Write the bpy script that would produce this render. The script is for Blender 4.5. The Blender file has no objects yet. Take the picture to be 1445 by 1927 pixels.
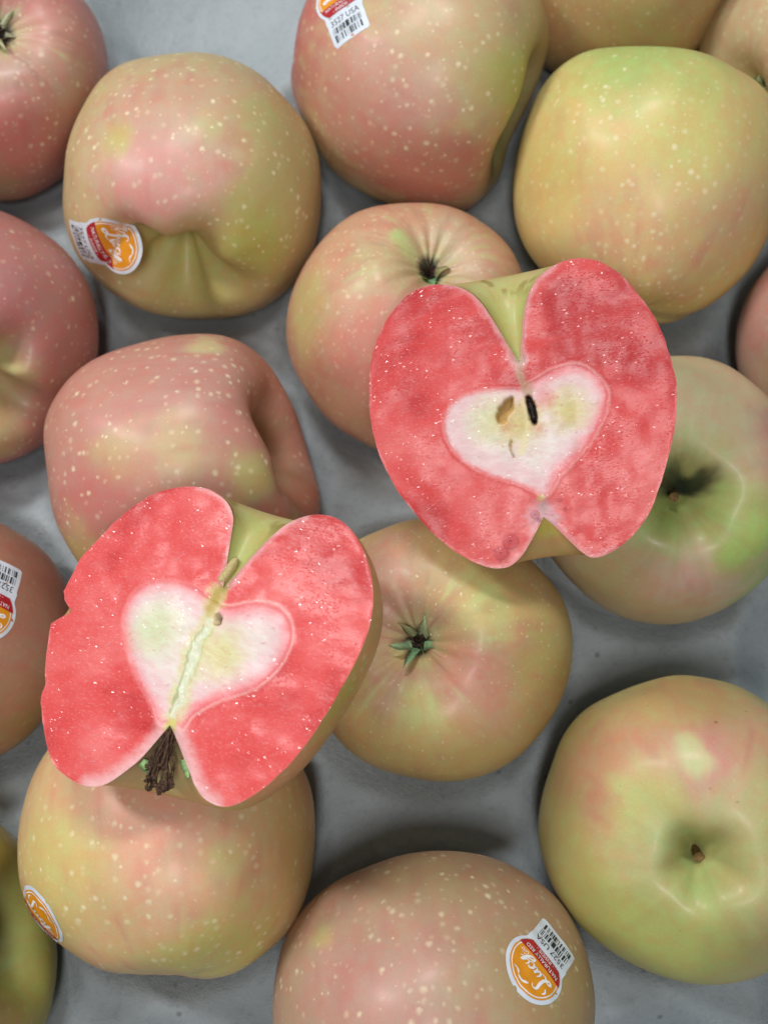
import bpy, math, random
import numpy as np
from mathutils import Vector, Matrix
from mathutils.bvhtree import BVHTree

# ---------------------------------------------------------------- camera, light, exposure
scn = bpy.context.scene
COL = scn.collection
cam_d = bpy.data.cameras.new('camera')
cam = bpy.data.objects.new('camera', cam_d)
COL.objects.link(cam)
TILT = math.radians(14)
cam.location = (0, -0.40 * math.sin(TILT), 0.045 + 0.40 * math.cos(TILT))
cam.rotation_euler = (TILT, 0, 0)
cam_d.sensor_fit = 'VERTICAL'
cam_d.sensor_height = 36.0
cam_d.lens = 36.0 * 2439.0 / 1927.0
cam_d.clip_start = 0.01
cam_d.clip_end = 20
cam_d.dof.use_dof = True
cam_d.dof.focus_distance = 0.342
cam_d.dof.aperture_fstop = 13.0
scn.camera = cam

world = bpy.data.worlds.new('World')
scn.world = world
world.use_nodes = True
bg = world.node_tree.nodes['Background']
bg.inputs[0].default_value = (0.80, 0.93, 1.0, 1)
bg.inputs[1].default_value = 0.15

def area_light(name, loc, target, size, size_y, power, color, spread=180):
    d = bpy.data.lights.new(name, 'AREA')
    d.shape = 'RECTANGLE'
    d.size = size
    d.size_y = size_y
    d.energy = power
    d.color = color
    d.spread = math.radians(spread)
    o = bpy.data.objects.new(name, d)
    COL.objects.link(o)
    o.location = loc
    o.rotation_euler = (Vector(target) - Vector(loc)).to_track_quat('-Z', 'Y').to_euler()
    return o

area_light('ceiling_lamp', (-0.88, 0.42, 1.02), (0, 0.0, 0.05), 0.14, 0.34, 7.8, (1.0, 0.985, 0.97))
area_light('ceiling_lamp', (-0.16, 0.62, 1.08), (0, 0.0, 0.05), 0.34, 0.14, 6.3, (0.95, 0.98, 1.0))
area_light('ceiling_lamp', (-0.02, -0.48, 1.20), (0, 0.0, 0.05), 0.14, 0.34, 5.4, (1.0, 0.98, 0.97))

vs = scn.view_settings
vs.view_transform = 'Standard'
vs.look = 'None'
vs.exposure = 0.0
vs.gamma = 1.0
vs.use_curve_mapping = False
scn.cycles.use_denoising = True
scn.cycles.max_bounces = 8
scn.cycles.sample_clamp_indirect = 6

# ---------------------------------------------------------------- measured data (metres; halves in millimetres)
APPLES={
 'A':{'xy':[-0.1348,0.1546],'R':0.0405,'feat':'c','axis':[0.424,-0.106,0.899],'base':(207,122,112),'blobs':[([0.752,-0.432,0.498],0.5,(176,132,104),0.8),([0.265,-0.844,0.466],0.5,(212,112,106),0.8),([-0.03,-0.996,-0.087],0.5,(176,140,92),0.8),([0.342,-0.41,0.845],0.3,(196,170,158),0.7),([0.631,-0.15,0.761],0.35,(216,150,130),0.6),([0.433,-0.106,0.895],0.12,(222,214,170),0.7)],'spot':0.75,'fine':0.3},
 'B':{'xy':[-0.0627,0.1103],'R':0.0425,'feat':'s','axis':[-0.071,-0.946,0.315],'base':(202,166,116),'blobs':[([-0.044,-0.113,0.993],0.75,(216,150,130),0.9),([-0.133,-0.463,0.876],0.42,(221,142,134),0.8),([0.253,0.19,0.949],0.4,(203,156,122),0.6),([0.51,-0.677,0.531],0.42,(186,176,80),0.95),([-0.411,-0.062,0.909],0.16,(200,180,90),0.8),([0.761,-0.11,0.64],0.5,(196,168,104),0.8),([0.012,-0.997,0.073],0.5,(196,182,96),0.8),([0.207,-0.014,0.978],0.14,(196,178,110),0.6),([0.585,0.101,0.805],0.2,(190,172,108),0.6)],'spot':1,'fine':0,'sticker':[[-0.513,-0.732,0.449],[0.153,-0.592,-0.791]]},
 'C':{'xy':[0.01,0.1532],'R':0.0438,'feat':'s','axis':[0.883,-0.461,-0.092],'base':(202,166,116),'blobs':[([-0.956,0.206,0.21],0.75,(196,80,78),0.95),([-0.365,-0.731,0.577],0.65,(207,122,112),0.7),([-0.12,-0.618,0.777],0.4,(216,152,134),0.8),([0.096,-0.984,0.149],0.5,(200,112,100),0.8),([0.706,-0.439,0.556],0.3,(178,168,80),0.9),([0.175,-0.033,0.984],0.6,(206,160,120),0.7)],'spot':0.8,'fine':0.2,'sticker':[[-0.588,0.103,0.802],[0.794,0.263,0.549]]},
 'D':{'xy':[0.0818,0.1975],'R':0.041,'feat':'s','axis':[-0.299,-0.105,0.948],'base':(200,156,100),'blobs':[([0.017,-0.912,0.41],0.5,(196,166,92),0.7),([-0.587,-0.722,0.366],0.5,(202,150,92),0.6)],'spot':0.8,'fine':0.2},
 'E':{'xy':[0.1474,0.157],'R':0.04,'feat':'c','axis':[-0.833,-0.504,0.229],'base':(204,166,126),'blobs':[([-0.106,-0.506,0.856],0.6,(212,152,126),0.7),([-0.695,0.032,0.718],0.3,(202,164,126),0.7),([-0.612,-0.787,-0.076],0.4,(188,160,96),0.7)],'spot':0.6,'fine':0.2},
 'F':{'xy':[0.0852,0.1072],'R':0.0434,'feat':'s','axis':[0.137,0.988,0.075],'base':(204,170,100),'blobs':[([-0.17,0.604,0.779],0.55,(158,176,92),0.95),([0.151,0.273,0.95],0.25,(178,178,100),0.7),([-0.397,-0.647,0.65],0.5,(212,158,112),0.8),([0.403,-0.546,0.734],0.4,(206,150,112),0.7),([0.092,-0.144,0.985],0.35,(196,180,106),0.7),([-0.018,-0.997,0.082],0.5,(184,146,74),0.7),([-0.833,-0.133,0.537],0.4,(192,160,80),0.7),([0.095,-0.858,0.504],0.3,(212,156,110),0.6)],'spot':0.85,'fine':0.3},
 'G':{'xy':[0.0094,0.0628],'R':0.0388,'feat':'c','axis':[0.157,0.277,0.948],'base':(213,150,112),'blobs':[([-0.219,-0.586,0.78],0.6,(217,128,112),0.9),([-0.102,0.41,0.906],0.12,(172,198,118),0.9),([-0.862,-0.101,0.497],0.4,(196,168,100),0.8),([0.33,0.416,0.847],0.35,(208,172,146),0.8),([0.097,0.201,0.975],0.2,(214,180,150),0.6),([-0.322,0.16,0.933],0.3,(204,172,128),0.7),([0.141,-0.91,0.389],0.4,(196,150,92),0.6),([0.277,0.069,0.958],0.1,(214,150,96),0.7)],'spot':0.5,'fine':0.8},
 'H':{'xy':[-0.1339,0.0597],'R':0.0405,'feat':'s','axis':[0.278,-0.697,0.662],'base':(196,120,114),'blobs':[([0.744,-0.209,0.635],0.6,(188,116,106),0.7),([0.542,-0.516,0.663],0.22,(202,178,118),0.8),([0.207,-0.932,0.297],0.4,(194,168,104),0.8),([0.444,-0.723,0.529],0.12,(206,196,130),0.7),([0.823,-0.56,0.092],0.4,(172,112,86),0.7),([0.414,-0.053,0.909],0.4,(200,118,118),0.8)],'spot':0.8,'fine':0},
 'I':{'xy':[-0.0639,0.0137],'R':0.042,'feat':'s','axis':[0.95,0.083,0.299],'base':(207,134,116),'blobs':[([0.131,-0.07,0.989],0.22,(208,178,112),0.85),([-0.302,-0.141,0.943],0.22,(208,178,110),0.6),([-0.381,-0.507,0.774],0.4,(204,112,102),0.9),([0.247,0.366,0.897],0.5,(202,136,124),0.7),([0.203,0.754,0.625],0.15,(212,190,140),0.8),([0.551,-0.319,0.771],0.2,(192,178,104),0.8),([0.962,-0.198,0.186],0.35,(178,74,64),0.8),([0.909,0.294,0.295],0.3,(196,128,84),0.7),([-0.49,-0.767,0.415],0.35,(206,176,96),0.8),([0.796,-0.563,0.222],0.25,(196,172,96),0.8),([0.158,-0.17,0.973],0.3,(214,168,136),0.5)],'spot':1,'fine':0},
 'J':{'xy':[-0.1348,-0.038],'R':0.039,'feat':'s','axis':[-0.64,0.13,0.757],'base':(186,126,98),'blobs':[([0.883,0.207,0.421],0.5,(172,104,80),0.8),([0.655,-0.323,0.683],0.5,(194,140,110),0.6),([0.66,-0.747,0.077],0.4,(160,128,72),0.8)],'spot':0.15,'fine':0.2,'sticker':[[0.578,0.077,0.813],[-0.785,0.324,0.528]]},
 'K':{'xy':[0.0145,-0.0414],'R':0.0403,'feat':'c','axis':[-0.186,-0.088,0.979],'base':(198,156,94),'blobs':[([-0.431,0.335,0.838],0.6,(178,118,104),0.8),([0.17,0.542,0.823],0.35,(182,150,96),0.7),([0.317,-0.325,0.891],0.5,(214,140,112),0.9),([-0.281,-0.472,0.836],0.3,(184,118,104),0.7),([0.366,0.125,0.922],0.22,(188,188,118),0.6),([-0.178,-0.614,0.769],0.2,(188,196,126),0.7),([-0.02,-0.835,0.55],0.5,(206,166,96),0.8),([0.778,-0.181,0.601],0.4,(186,154,76),0.7),([-0.137,0.063,0.989],0.25,(172,140,112),0.6)],'spot':0.15,'fine':1},
 'L':{'xy':[0.0874,0.0086],'R':0.0403,'feat':'s','axis':[-0.086,-0.327,0.941],'base':(206,172,138),'blobs':[([-0.2,0.378,0.904],0.6,(198,174,138),0.8),([-0.004,-0.819,0.574],0.35,(220,166,154),0.95),([0.397,-0.53,0.749],0.34,(178,206,100),0.95),([0.707,-0.651,0.277],0.35,(158,186,76),0.85),([0.652,0.051,0.757],0.35,(192,132,118),0.8),([-0.192,-0.459,0.867],0.24,(168,206,104),0.95),([-0.503,-0.756,0.42],0.35,(190,164,112),0.7),([0.152,-0.332,0.931],0.16,(176,200,112),0.7),([-0.069,-0.279,0.958],0.09,(14,24,22),0.97),([0.093,-0.241,0.966],0.09,(34,46,40),0.9),([-0.163,-0.194,0.967],0.1,(40,50,40),0.8)],'spot':0.15,'fine':0.1},
 'M':{'xy':[0.1536,0.0585],'R':0.039,'feat':'s','axis':[0.532,-0.109,0.84],'base':(190,136,118),'blobs':[([-0.849,0.027,0.528],0.5,(196,128,116),0.8),([-0.836,-0.504,0.218],0.4,(180,140,112),0.8)],'spot':0.1,'fine':0.2},
 'N':{'xy':[-0.0618,-0.098],'R':0.042,'feat':'c','axis':[0.096,-0.969,0.226],'base':(212,160,106),'blobs':[([-0.046,0.123,0.991],0.6,(221,148,124),0.9),([-0.585,-0.198,0.787],0.45,(198,172,96),0.8),([0.388,-0.748,0.538],0.5,(192,172,88),0.9),([0.882,-0.098,0.46],0.45,(194,148,78),0.85),([-0.181,0.602,0.777],0.5,(214,160,120),0.7),([0.53,0.303,0.792],0.35,(214,164,118),0.6),([0.146,-0.347,0.926],0.3,(218,160,122),0.7),([0.443,-0.147,0.884],0.12,(200,180,110),0.6)],'spot':1,'fine':0,'sticker':[[-0.715,-0.467,0.521],[0.613,-0.776,0.146]]},
 'O':{'xy':[0.0883,-0.0935],'R':0.0428,'feat':'s','axis':[-0.131,-0.298,0.946],'base':(192,168,100),'blobs':[([-0.615,0.393,0.683],0.5,(212,142,100),0.85),([0.174,0.544,0.821],0.45,(214,148,112),0.8),([-0.11,0.312,0.944],0.3,(214,136,118),0.95),([-0.019,0.112,0.994],0.24,(212,136,122),0.9),([-0.456,0.092,0.885],0.26,(192,192,116),0.85),([-0.181,0.413,0.893],0.12,(200,198,142),0.8),([-0.434,-0.705,0.561],0.6,(180,182,94),0.95),([-0.117,0.846,0.521],0.4,(196,148,86),0.9),([0.259,-0.357,0.898],0.4,(200,170,124),0.8),([0.19,0.093,0.977],0.3,(196,180,124),0.7),([-0.495,-0.257,0.83],0.3,(206,174,128),0.8),([-0.15,-0.427,0.892],0.15,(172,192,112),0.8),([-0.363,-0.058,0.93],0.15,(200,200,140),0.6)],'spot':0.0,'fine':0.25},
 'P':{'xy':[0.0145,-0.1462],'R':0.044,'feat':'s','axis':[-0.08,0.84,-0.537],'base':(207,154,124),'blobs':[([-0.021,0.827,0.562],0.5,(194,152,108),0.8),([-0.433,0.213,0.876],0.6,(218,152,138),0.85),([0.726,0.181,0.664],0.5,(196,152,92),0.9),([0.164,0.221,0.961],0.3,(204,168,130),0.6),([-0.699,0.519,0.492],0.09,(218,190,120),0.7),([-0.034,-0.387,0.921],0.6,(216,150,136),0.7)],'spot':0.9,'fine':0,'sticker':[[0.557,0.37,0.743],[-0.594,0.803,0.045]]},
 'Q':{'xy':[-0.1357,-0.1329],'R':0.041,'feat':'s','axis':[0.931,0.267,0.247],'base':(164,150,66),'blobs':[([0.804,-0.339,0.49],0.4,(180,140,72),0.8),([0.688,0.559,0.462],0.4,(150,156,60),0.8)],'spot':0.3,'fine':0.2},
}
HALVES={
 'upper':{'O':[0.03933,0.00557,0.10384],'x':[0.98098,0.12274,0.15036],'y':[-0.16606,0.93179,0.3228],'n':[-0.10048,-0.34163,0.93445],'top':[-0.0,20.83],'bot':[0.0,-20.83],'left':[[-1.59,21.85],[-2.45,25.13],[-3.58,29.08],[-5.34,33.75],[-7.7,38.53],[-10.33,41.66],[-13.76,43.76],[-17.37,44.77],[-21.77,44.93],[-26.46,43.38],[-30.83,40.07],[-34.75,35.72],[-37.74,30.55],[-39.85,24.58],[-41.14,17.8],[-41.74,10.87],[-41.23,4.38],[-39.79,-1.64],[-37.6,-7.78],[-34.67,-13.41],[-31.11,-19.15],[-27.39,-23.94],[-22.95,-28.19],[-18.33,-31.36],[-14.72,-32.76],[-10.87,-32.64],[-7.31,-30.29],[-4.6,-27.17],[-2.61,-24.59],[-1.16,-22.57]],'right':[[1.58,21.31],[1.51,24.45],[1.96,28.12],[2.88,32.32],[4.71,37.28],[7.58,41.3],[11.03,43.59],[15.09,45.02],[20.02,45.06],[24.66,43.31],[29.02,39.78],[32.52,34.55],[35.63,28.78],[37.98,21.9],[39.1,14.91],[39.59,8.63],[38.83,2.54],[36.92,-4.64],[33.9,-12.3],[30.8,-18.74],[27.87,-23.97],[23.79,-28.41],[18.93,-31.79],[14.91,-33.54],[11.41,-33.83],[9.39,-32.68],[7.24,-30.29],[5.18,-27.28],[3.39,-24.57],[1.51,-22.48]],'heart':[[-1.23,14.26],[-5.8,15.16],[-10.78,15.55],[-16.59,14.82],[-20.65,12.46],[-22.6,8.34],[-22.7,3.9],[-20.43,-0.93],[-16.64,-5.06],[-11.46,-8.45],[-6.15,-10.9],[-2.46,-13.54],[0.63,-16.01],[3.53,-14.37],[6.13,-10.97],[10.06,-7.8],[14.37,-4.08],[18.16,0.34],[21.1,5.5],[21.91,9.62],[20.29,13.63],[16.97,17.01],[12.85,18.46],[7.74,17.64],[3.11,15.92]],'extra':{'hole_dark':[[0.65,11.43],[1.53,10.65],[2.18,8.02],[2.19,4.87],[1.37,4.06],[0.73,6.37],[0.51,8.93]],'hole_amber':[[-3.27,12.08],[-5.2,11.02],[-6.94,9.54],[-8.0,7.7],[-7.76,6.01],[-6.32,5.96],[-5.27,7.37],[-3.63,8.99]],'slit':[[-5.37,0.42],[-6.15,-1.35],[-5.96,-3.29]],'ovary':[[-2.34,13.19],[-7.91,7.81],[-7.78,2.72],[-5.69,-3.97],[-0.99,-2.2],[2.04,1.1],[2.39,7.36],[0.82,13.29]],'yellow':[[11.02,6.55]],'yellow_left':[[-9.65,6.83]],'bub':[[-12.8,-28.79],[-9.82,-26.03],[-2.18,-19.85],[4.91,-16.82],[5.87,-19.53]],'apexbub':[[-1.6,-22.18]]}},
 'lower':{'O':[-0.04618,-0.05389,0.10948],'x':[0.85749,-0.35011,0.37701],'y':[0.34569,0.93478,0.08182],'n':[-0.38107,0.06017,0.92259],'top':[-0.0,17.93],'bot':[-0.0,-17.93],'left':[[-1.56,18.86],[-1.74,22.3],[-2.47,26.99],[-3.58,31.61],[-4.99,35.83],[-8.46,38.97],[-14.2,40.62],[-19.51,40.24],[-25.47,38.32],[-30.89,35.06],[-35.58,30.12],[-39.19,24.71],[-41.86,19.17],[-44.6,13.74],[-45.29,8.24],[-45.8,2.58],[-46.17,-1.55],[-45.82,-5.09],[-44.19,-10.39],[-41.62,-17.49],[-39.25,-23.13],[-38.15,-26.3],[-35.82,-29.75],[-32.37,-34.16],[-28.36,-37.61],[-23.15,-39.2],[-17.79,-39.53],[-13.24,-38.37],[-10.16,-36.05],[-7.05,-32.13],[-4.18,-27.76],[-1.87,-22.26],[-0.77,-19.07]],'right':[[1.5,18.72],[2.96,23.52],[4.81,28.36],[6.93,32.57],[9.71,37.03],[13.03,40.23],[17.51,42.42],[22.61,42.97],[27.81,41.32],[33.25,37.1],[37.65,31.69],[40.43,25.91],[41.8,18.49],[41.25,10.53],[39.29,-0.42],[36.46,-10.98],[32.68,-19.32],[28.61,-25.37],[24.99,-29.12],[21.2,-30.88],[16.46,-30.68],[12.46,-28.48],[9.54,-25.59],[6.18,-22.15],[2.09,-18.56]],'heart':[[-3.75,15.08],[-8.36,16.16],[-14.88,15.8],[-20.74,13.8],[-24.28,10.41],[-25.65,6.07],[-24.67,1.39],[-21.52,-3.29],[-17.67,-7.68],[-13.43,-11.16],[-8.76,-14.43],[-5.7,-16.82],[-2.89,-19.25],[0.92,-17.82],[4.18,-17.85],[5.06,-14.21],[8.56,-10.02],[14.36,-5.43],[18.99,-1.92],[22.16,3.08],[23.82,8.91],[23.05,13.33],[20.51,16.57],[16.36,18.14],[11.82,17.87],[7.08,16.1],[2.36,14.14]],'extra':{'hole_dark':[[1.14,11.15],[2.1,10.82],[2.6,9.88],[2.19,9.2],[1.35,9.63]],'notch':[[-45.8,2.58],[-42.95,1.46],[-41.41,-1.57],[-43.23,-3.72],[-46.08,-4.59]],'core':[[-1.1,15.52],[-1.49,11.94],[-0.54,8.09],[-1.05,0.37],[-0.86,-7.06],[-0.03,-14.91]],'stem':[[-1.62,20.24],[-0.26,26.22]],'tuft':[[-0.0,-17.93],[1.32,-23.84],[3.01,-32.53]],'sepL':[[-4.47,-28.87],[-0.27,-29.06]],'sepR':[[5.29,-27.09],[10.11,-28.01]],'yellow':[[5.99,2.6]],'yellow_left':[[-13.72,2.64]]}},
}

# ---------------------------------------------------------------- small tools
def lin(c):
    c = np.asarray(c, float) / 255.0
    return np.where(c <= 0.04045, c / 12.92, ((c + 0.055) / 1.055) ** 2.4)

def lin4(c):
    return (*[float(v) for v in lin(c)], 1.0)

def sstep(a, b, x):
    t = np.clip((x - a) / (b - a), 0, 1)
    return t * t * (3 - 2 * t)

def _hash(i, j, k, seed):
    n = (i * 374761393 + j * 668265263 + k * 2147483647 + seed * 974634777) & 0xFFFFFFFF
    n = ((n ^ (n >> 13)) * 1274126177) & 0xFFFFFFFF
    n = (n ^ (n >> 16)) & 0xFFFFFF
    return n / float(0xFFFFFF)

def vnoise(P, seed=0):
    """value noise, -1..1, P is (n,3)"""
    P = np.asarray(P, float)
    I = np.floor(P).astype(np.int64)
    f = P - I
    u = f * f * f * (f * (f * 6 - 15) + 10)
    r = 0
    for a in (0, 1):
        wa = u[:, 0] if a else 1 - u[:, 0]
        for b in (0, 1):
            wb = u[:, 1] if b else 1 - u[:, 1]
            for c in (0, 1):
                wc = u[:, 2] if c else 1 - u[:, 2]
                r = r + wa * wb * wc * _hash(I[:, 0] + a, I[:, 1] + b, I[:, 2] + c, seed)
    return r * 2 - 1

def fbm(P, seed=0, octaves=3):
    s, a, t = 0, 1.0, 0
    for o in range(octaves):
        s = s + a * vnoise(P * (2 ** o) + 17.3 * o, seed + o)
        t += a
        a *= 0.5
    return s / t

def mix(a, b, w):
    return a * (1 - w[:, None]) + np.asarray(b)[None, :] * w[:, None]

def smooth_curve(pts, n):
    """Catmull-Rom through pts, resampled to n points at equal arc length"""
    p = np.asarray(pts, float)
    q = np.vstack([2 * p[0] - p[1], p, 2 * p[-1] - p[-2]])
    out = []
    t = np.linspace(0, 1, 16, endpoint=False)[:, None]
    for i in range(1, len(q) - 2):
        a, b, c, d = q[i - 1], q[i], q[i + 1], q[i + 2]
        out.append(0.5 * (2 * b + (c - a) * t + (2 * a - 5 * b + 4 * c - d) * t ** 2 + (3 * b - a - 3 * c + d) * t ** 3))
    out = np.vstack(out + [p[-1:]])
    s = np.concatenate([[0], np.cumsum(np.linalg.norm(np.diff(out, axis=0), axis=1))])
    g = np.linspace(0, s[-1], n)
    return np.stack([np.interp(g, s, out[:, k]) for k in range(out.shape[1])], 1)

def poly_sd(P, poly):
    """signed distance of points to closed polygon, negative inside"""
    poly = np.asarray(poly, float)
    d = np.full(len(P), 1e9)
    ins = np.zeros(len(P), bool)
    for i in range(len(poly)):
        a, b = poly[i], poly[(i + 1) % len(poly)]
        ab = b - a
        t = np.clip(((P - a) @ ab) / (ab @ ab), 0, 1)
        d = np.minimum(d, np.linalg.norm(P - a - t[:, None] * ab, axis=1))
        c = ((a[1] > P[:, 1]) != (b[1] > P[:, 1]))
        with np.errstate(divide='ignore', invalid='ignore'):
            xx = (b[0] - a[0]) * (P[:, 1] - a[1]) / (b[1] - a[1]) + a[0]
        ins ^= c & (P[:, 0] < xx)
    return np.where(ins, -d, d)

def line_d(P, pts):
    pts = np.asarray(pts, float)
    d = np.full(len(P), 1e9)
    for a, b in zip(pts[:-1], pts[1:]):
        ab = b - a
        t = np.clip(((P - a) @ ab) / (ab @ ab), 0, 1)
        d = np.minimum(d, np.linalg.norm(P - a - t[:, None] * ab, axis=1))
    return d

def make_obj(name, verts, faces, mat, parent=None, smooth=True, attrs=None, location=None, matrix=None):
    me = bpy.data.meshes.new(name)
    me.from_pydata([tuple(map(float, v)) for v in verts] if not isinstance(verts, np.ndarray) else verts.tolist(), [], faces)
    if smooth:
        me.polygons.foreach_set('use_smooth', [True] * len(me.polygons))
    for k, v in (attrs or {}).items():
        v = np.asarray(v, float)
        if v.ndim == 2:
            a = me.attributes.new(k, 'FLOAT_COLOR', 'POINT')
            c = np.ones((len(v), 4), np.float32)
            c[:, :3] = v
            a.data.foreach_set('color', c.ravel())
        else:
            a = me.attributes.new(k, 'FLOAT', 'POINT')
            a.data.foreach_set('value', v.astype(np.float32))
    me.materials.append(mat)
    me.update()
    o = bpy.data.objects.new(name, me)
    COL.objects.link(o)
    if matrix is not None:
        o.matrix_world = matrix
    if location is not None:
        o.location = location
    if parent is not None:
        o.parent = parent
    return o

def tag(o, label, cat, group=None, kind=None):
    o['label'] = label
    if cat:
        o['category'] = cat
    if group:
        o['group'] = group
    if kind:
        o['kind'] = kind
    return o

def grid_faces(n, m, wrap=False, off=0):
    f = []
    mm = m if wrap else m - 1
    for i in range(n - 1):
        for j in range(mm):
            j2 = (j + 1) % m
            f.append((off + i * m + j, off + (i + 1) * m + j, off + (i + 1) * m + j2, off + i * m + j2))
    return f

def tube(path, radii, seg=8, caps=True):
    """verts, faces of a tube along path"""
    p = np.asarray(path, float)
    n = len(p)
    V, F = [], []
    ref = np.array([0.31, 0.77, 0.55])
    for i in range(n):
        t = p[min(i + 1, n - 1)] - p[max(i - 1, 0)]
        t /= np.linalg.norm(t) + 1e-12
        a = np.cross(t, ref)
        a /= np.linalg.norm(a) + 1e-12
        b = np.cross(t, a)
        for k in range(seg):
            w = 2 * math.pi * k / seg
            V.append(p[i] + radii[i] * (a * math.cos(w) + b * math.sin(w)))
    F = grid_faces(n, seg, True)
    if caps:
        F.append(tuple(range(seg - 1, -1, -1)))
        F.append(tuple(range((n - 1) * seg, n * seg)))
    return V, F

def join(parts):
    V, F = [], []
    for v, f in parts:
        o = len(V)
        V += [tuple(map(float, q)) for q in v]
        F += [tuple(i + o for i in q) for q in f]
    return V, F

# ---------------------------------------------------------------- materials
def new_mat(name):
    m = bpy.data.materials.new(name)
    m.use_nodes = True
    nt = m.node_tree
    return m, nt, nt.nodes['Principled BSDF']

def N(nt, kind, **kw):
    n = nt.nodes.new(kind)
    for k, v in kw.items():
        if k.startswith('i_'):
            n.inputs[k[2:].replace('_', ' ')].default_value = v
        else:
            setattr(n, k, v)
    return n

def L(nt, a, b):
    nt.links.new(a, b)

def ramp(nt, src, p0, p1, v0=0.0, v1=1.0):
    r = N(nt, 'ShaderNodeMapRange', interpolation_type='SMOOTHSTEP')
    r.inputs['From Min'].default_value = p0
    r.inputs['From Max'].default_value = p1
    r.inputs['To Min'].default_value = v0
    r.inputs['To Max'].default_value = v1
    L(nt, src, r.inputs['Value'])
    return r.outputs['Result']

def math_n(nt, op, a, b):
    n = N(nt, 'ShaderNodeMath', operation=op)
    for i, v in enumerate((a, b)):
        if isinstance(v, (int, float)):
            n.inputs[i].default_value = v
        else:
            L(nt, v, n.inputs[i])
    return n.outputs[0]

def mix_col(nt, fac, a, b, blend='MIX'):
    n = N(nt, 'ShaderNodeMix', data_type='RGBA', blend_type=blend)
    for i, v in ((0, fac), (6, a), (7, b)):
        if isinstance(v, (int, float)):
            n.inputs[i].default_value = v
        elif isinstance(v, tuple):
            n.inputs[i].default_value = v
        else:
            L(nt, v, n.inputs[i])
    return n.outputs[2]

def simple_mat(name, col, rough=0.6, var=0.12, scale=900, spec=0.4, bump=0.0, **kw):
    m, nt, b = new_mat(name)
    tc = N(nt, 'ShaderNodeTexCoord')
    no = N(nt, 'ShaderNodeTexNoise', i_Scale=scale, i_Detail=4.0)
    L(nt, tc.outputs['Object'], no.inputs['Vector'])
    c0 = lin4(col)
    lo = tuple(v * (1 - var) for v in c0[:3]) + (1,)
    hi = tuple(min(1, v * (1 + var)) for v in c0[:3]) + (1,)
    L(nt, mix_col(nt, ramp(nt, no.outputs['Fac'], .3, .7), lo, hi), b.inputs['Base Color'])
    b.inputs['Roughness'].default_value = rough
    b.inputs['Specular IOR Level'].default_value = spec
    if bump:
        bp = N(nt, 'ShaderNodeBump', i_Strength=bump, i_Distance=0.0003)
        L(nt, no.outputs['Fac'], bp.inputs['Height'])
        L(nt, bp.outputs[0], b.inputs['Normal'])
    for k, v in kw.items():
        b.inputs[k.replace('_', ' ')].default_value = v
    return m

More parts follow.
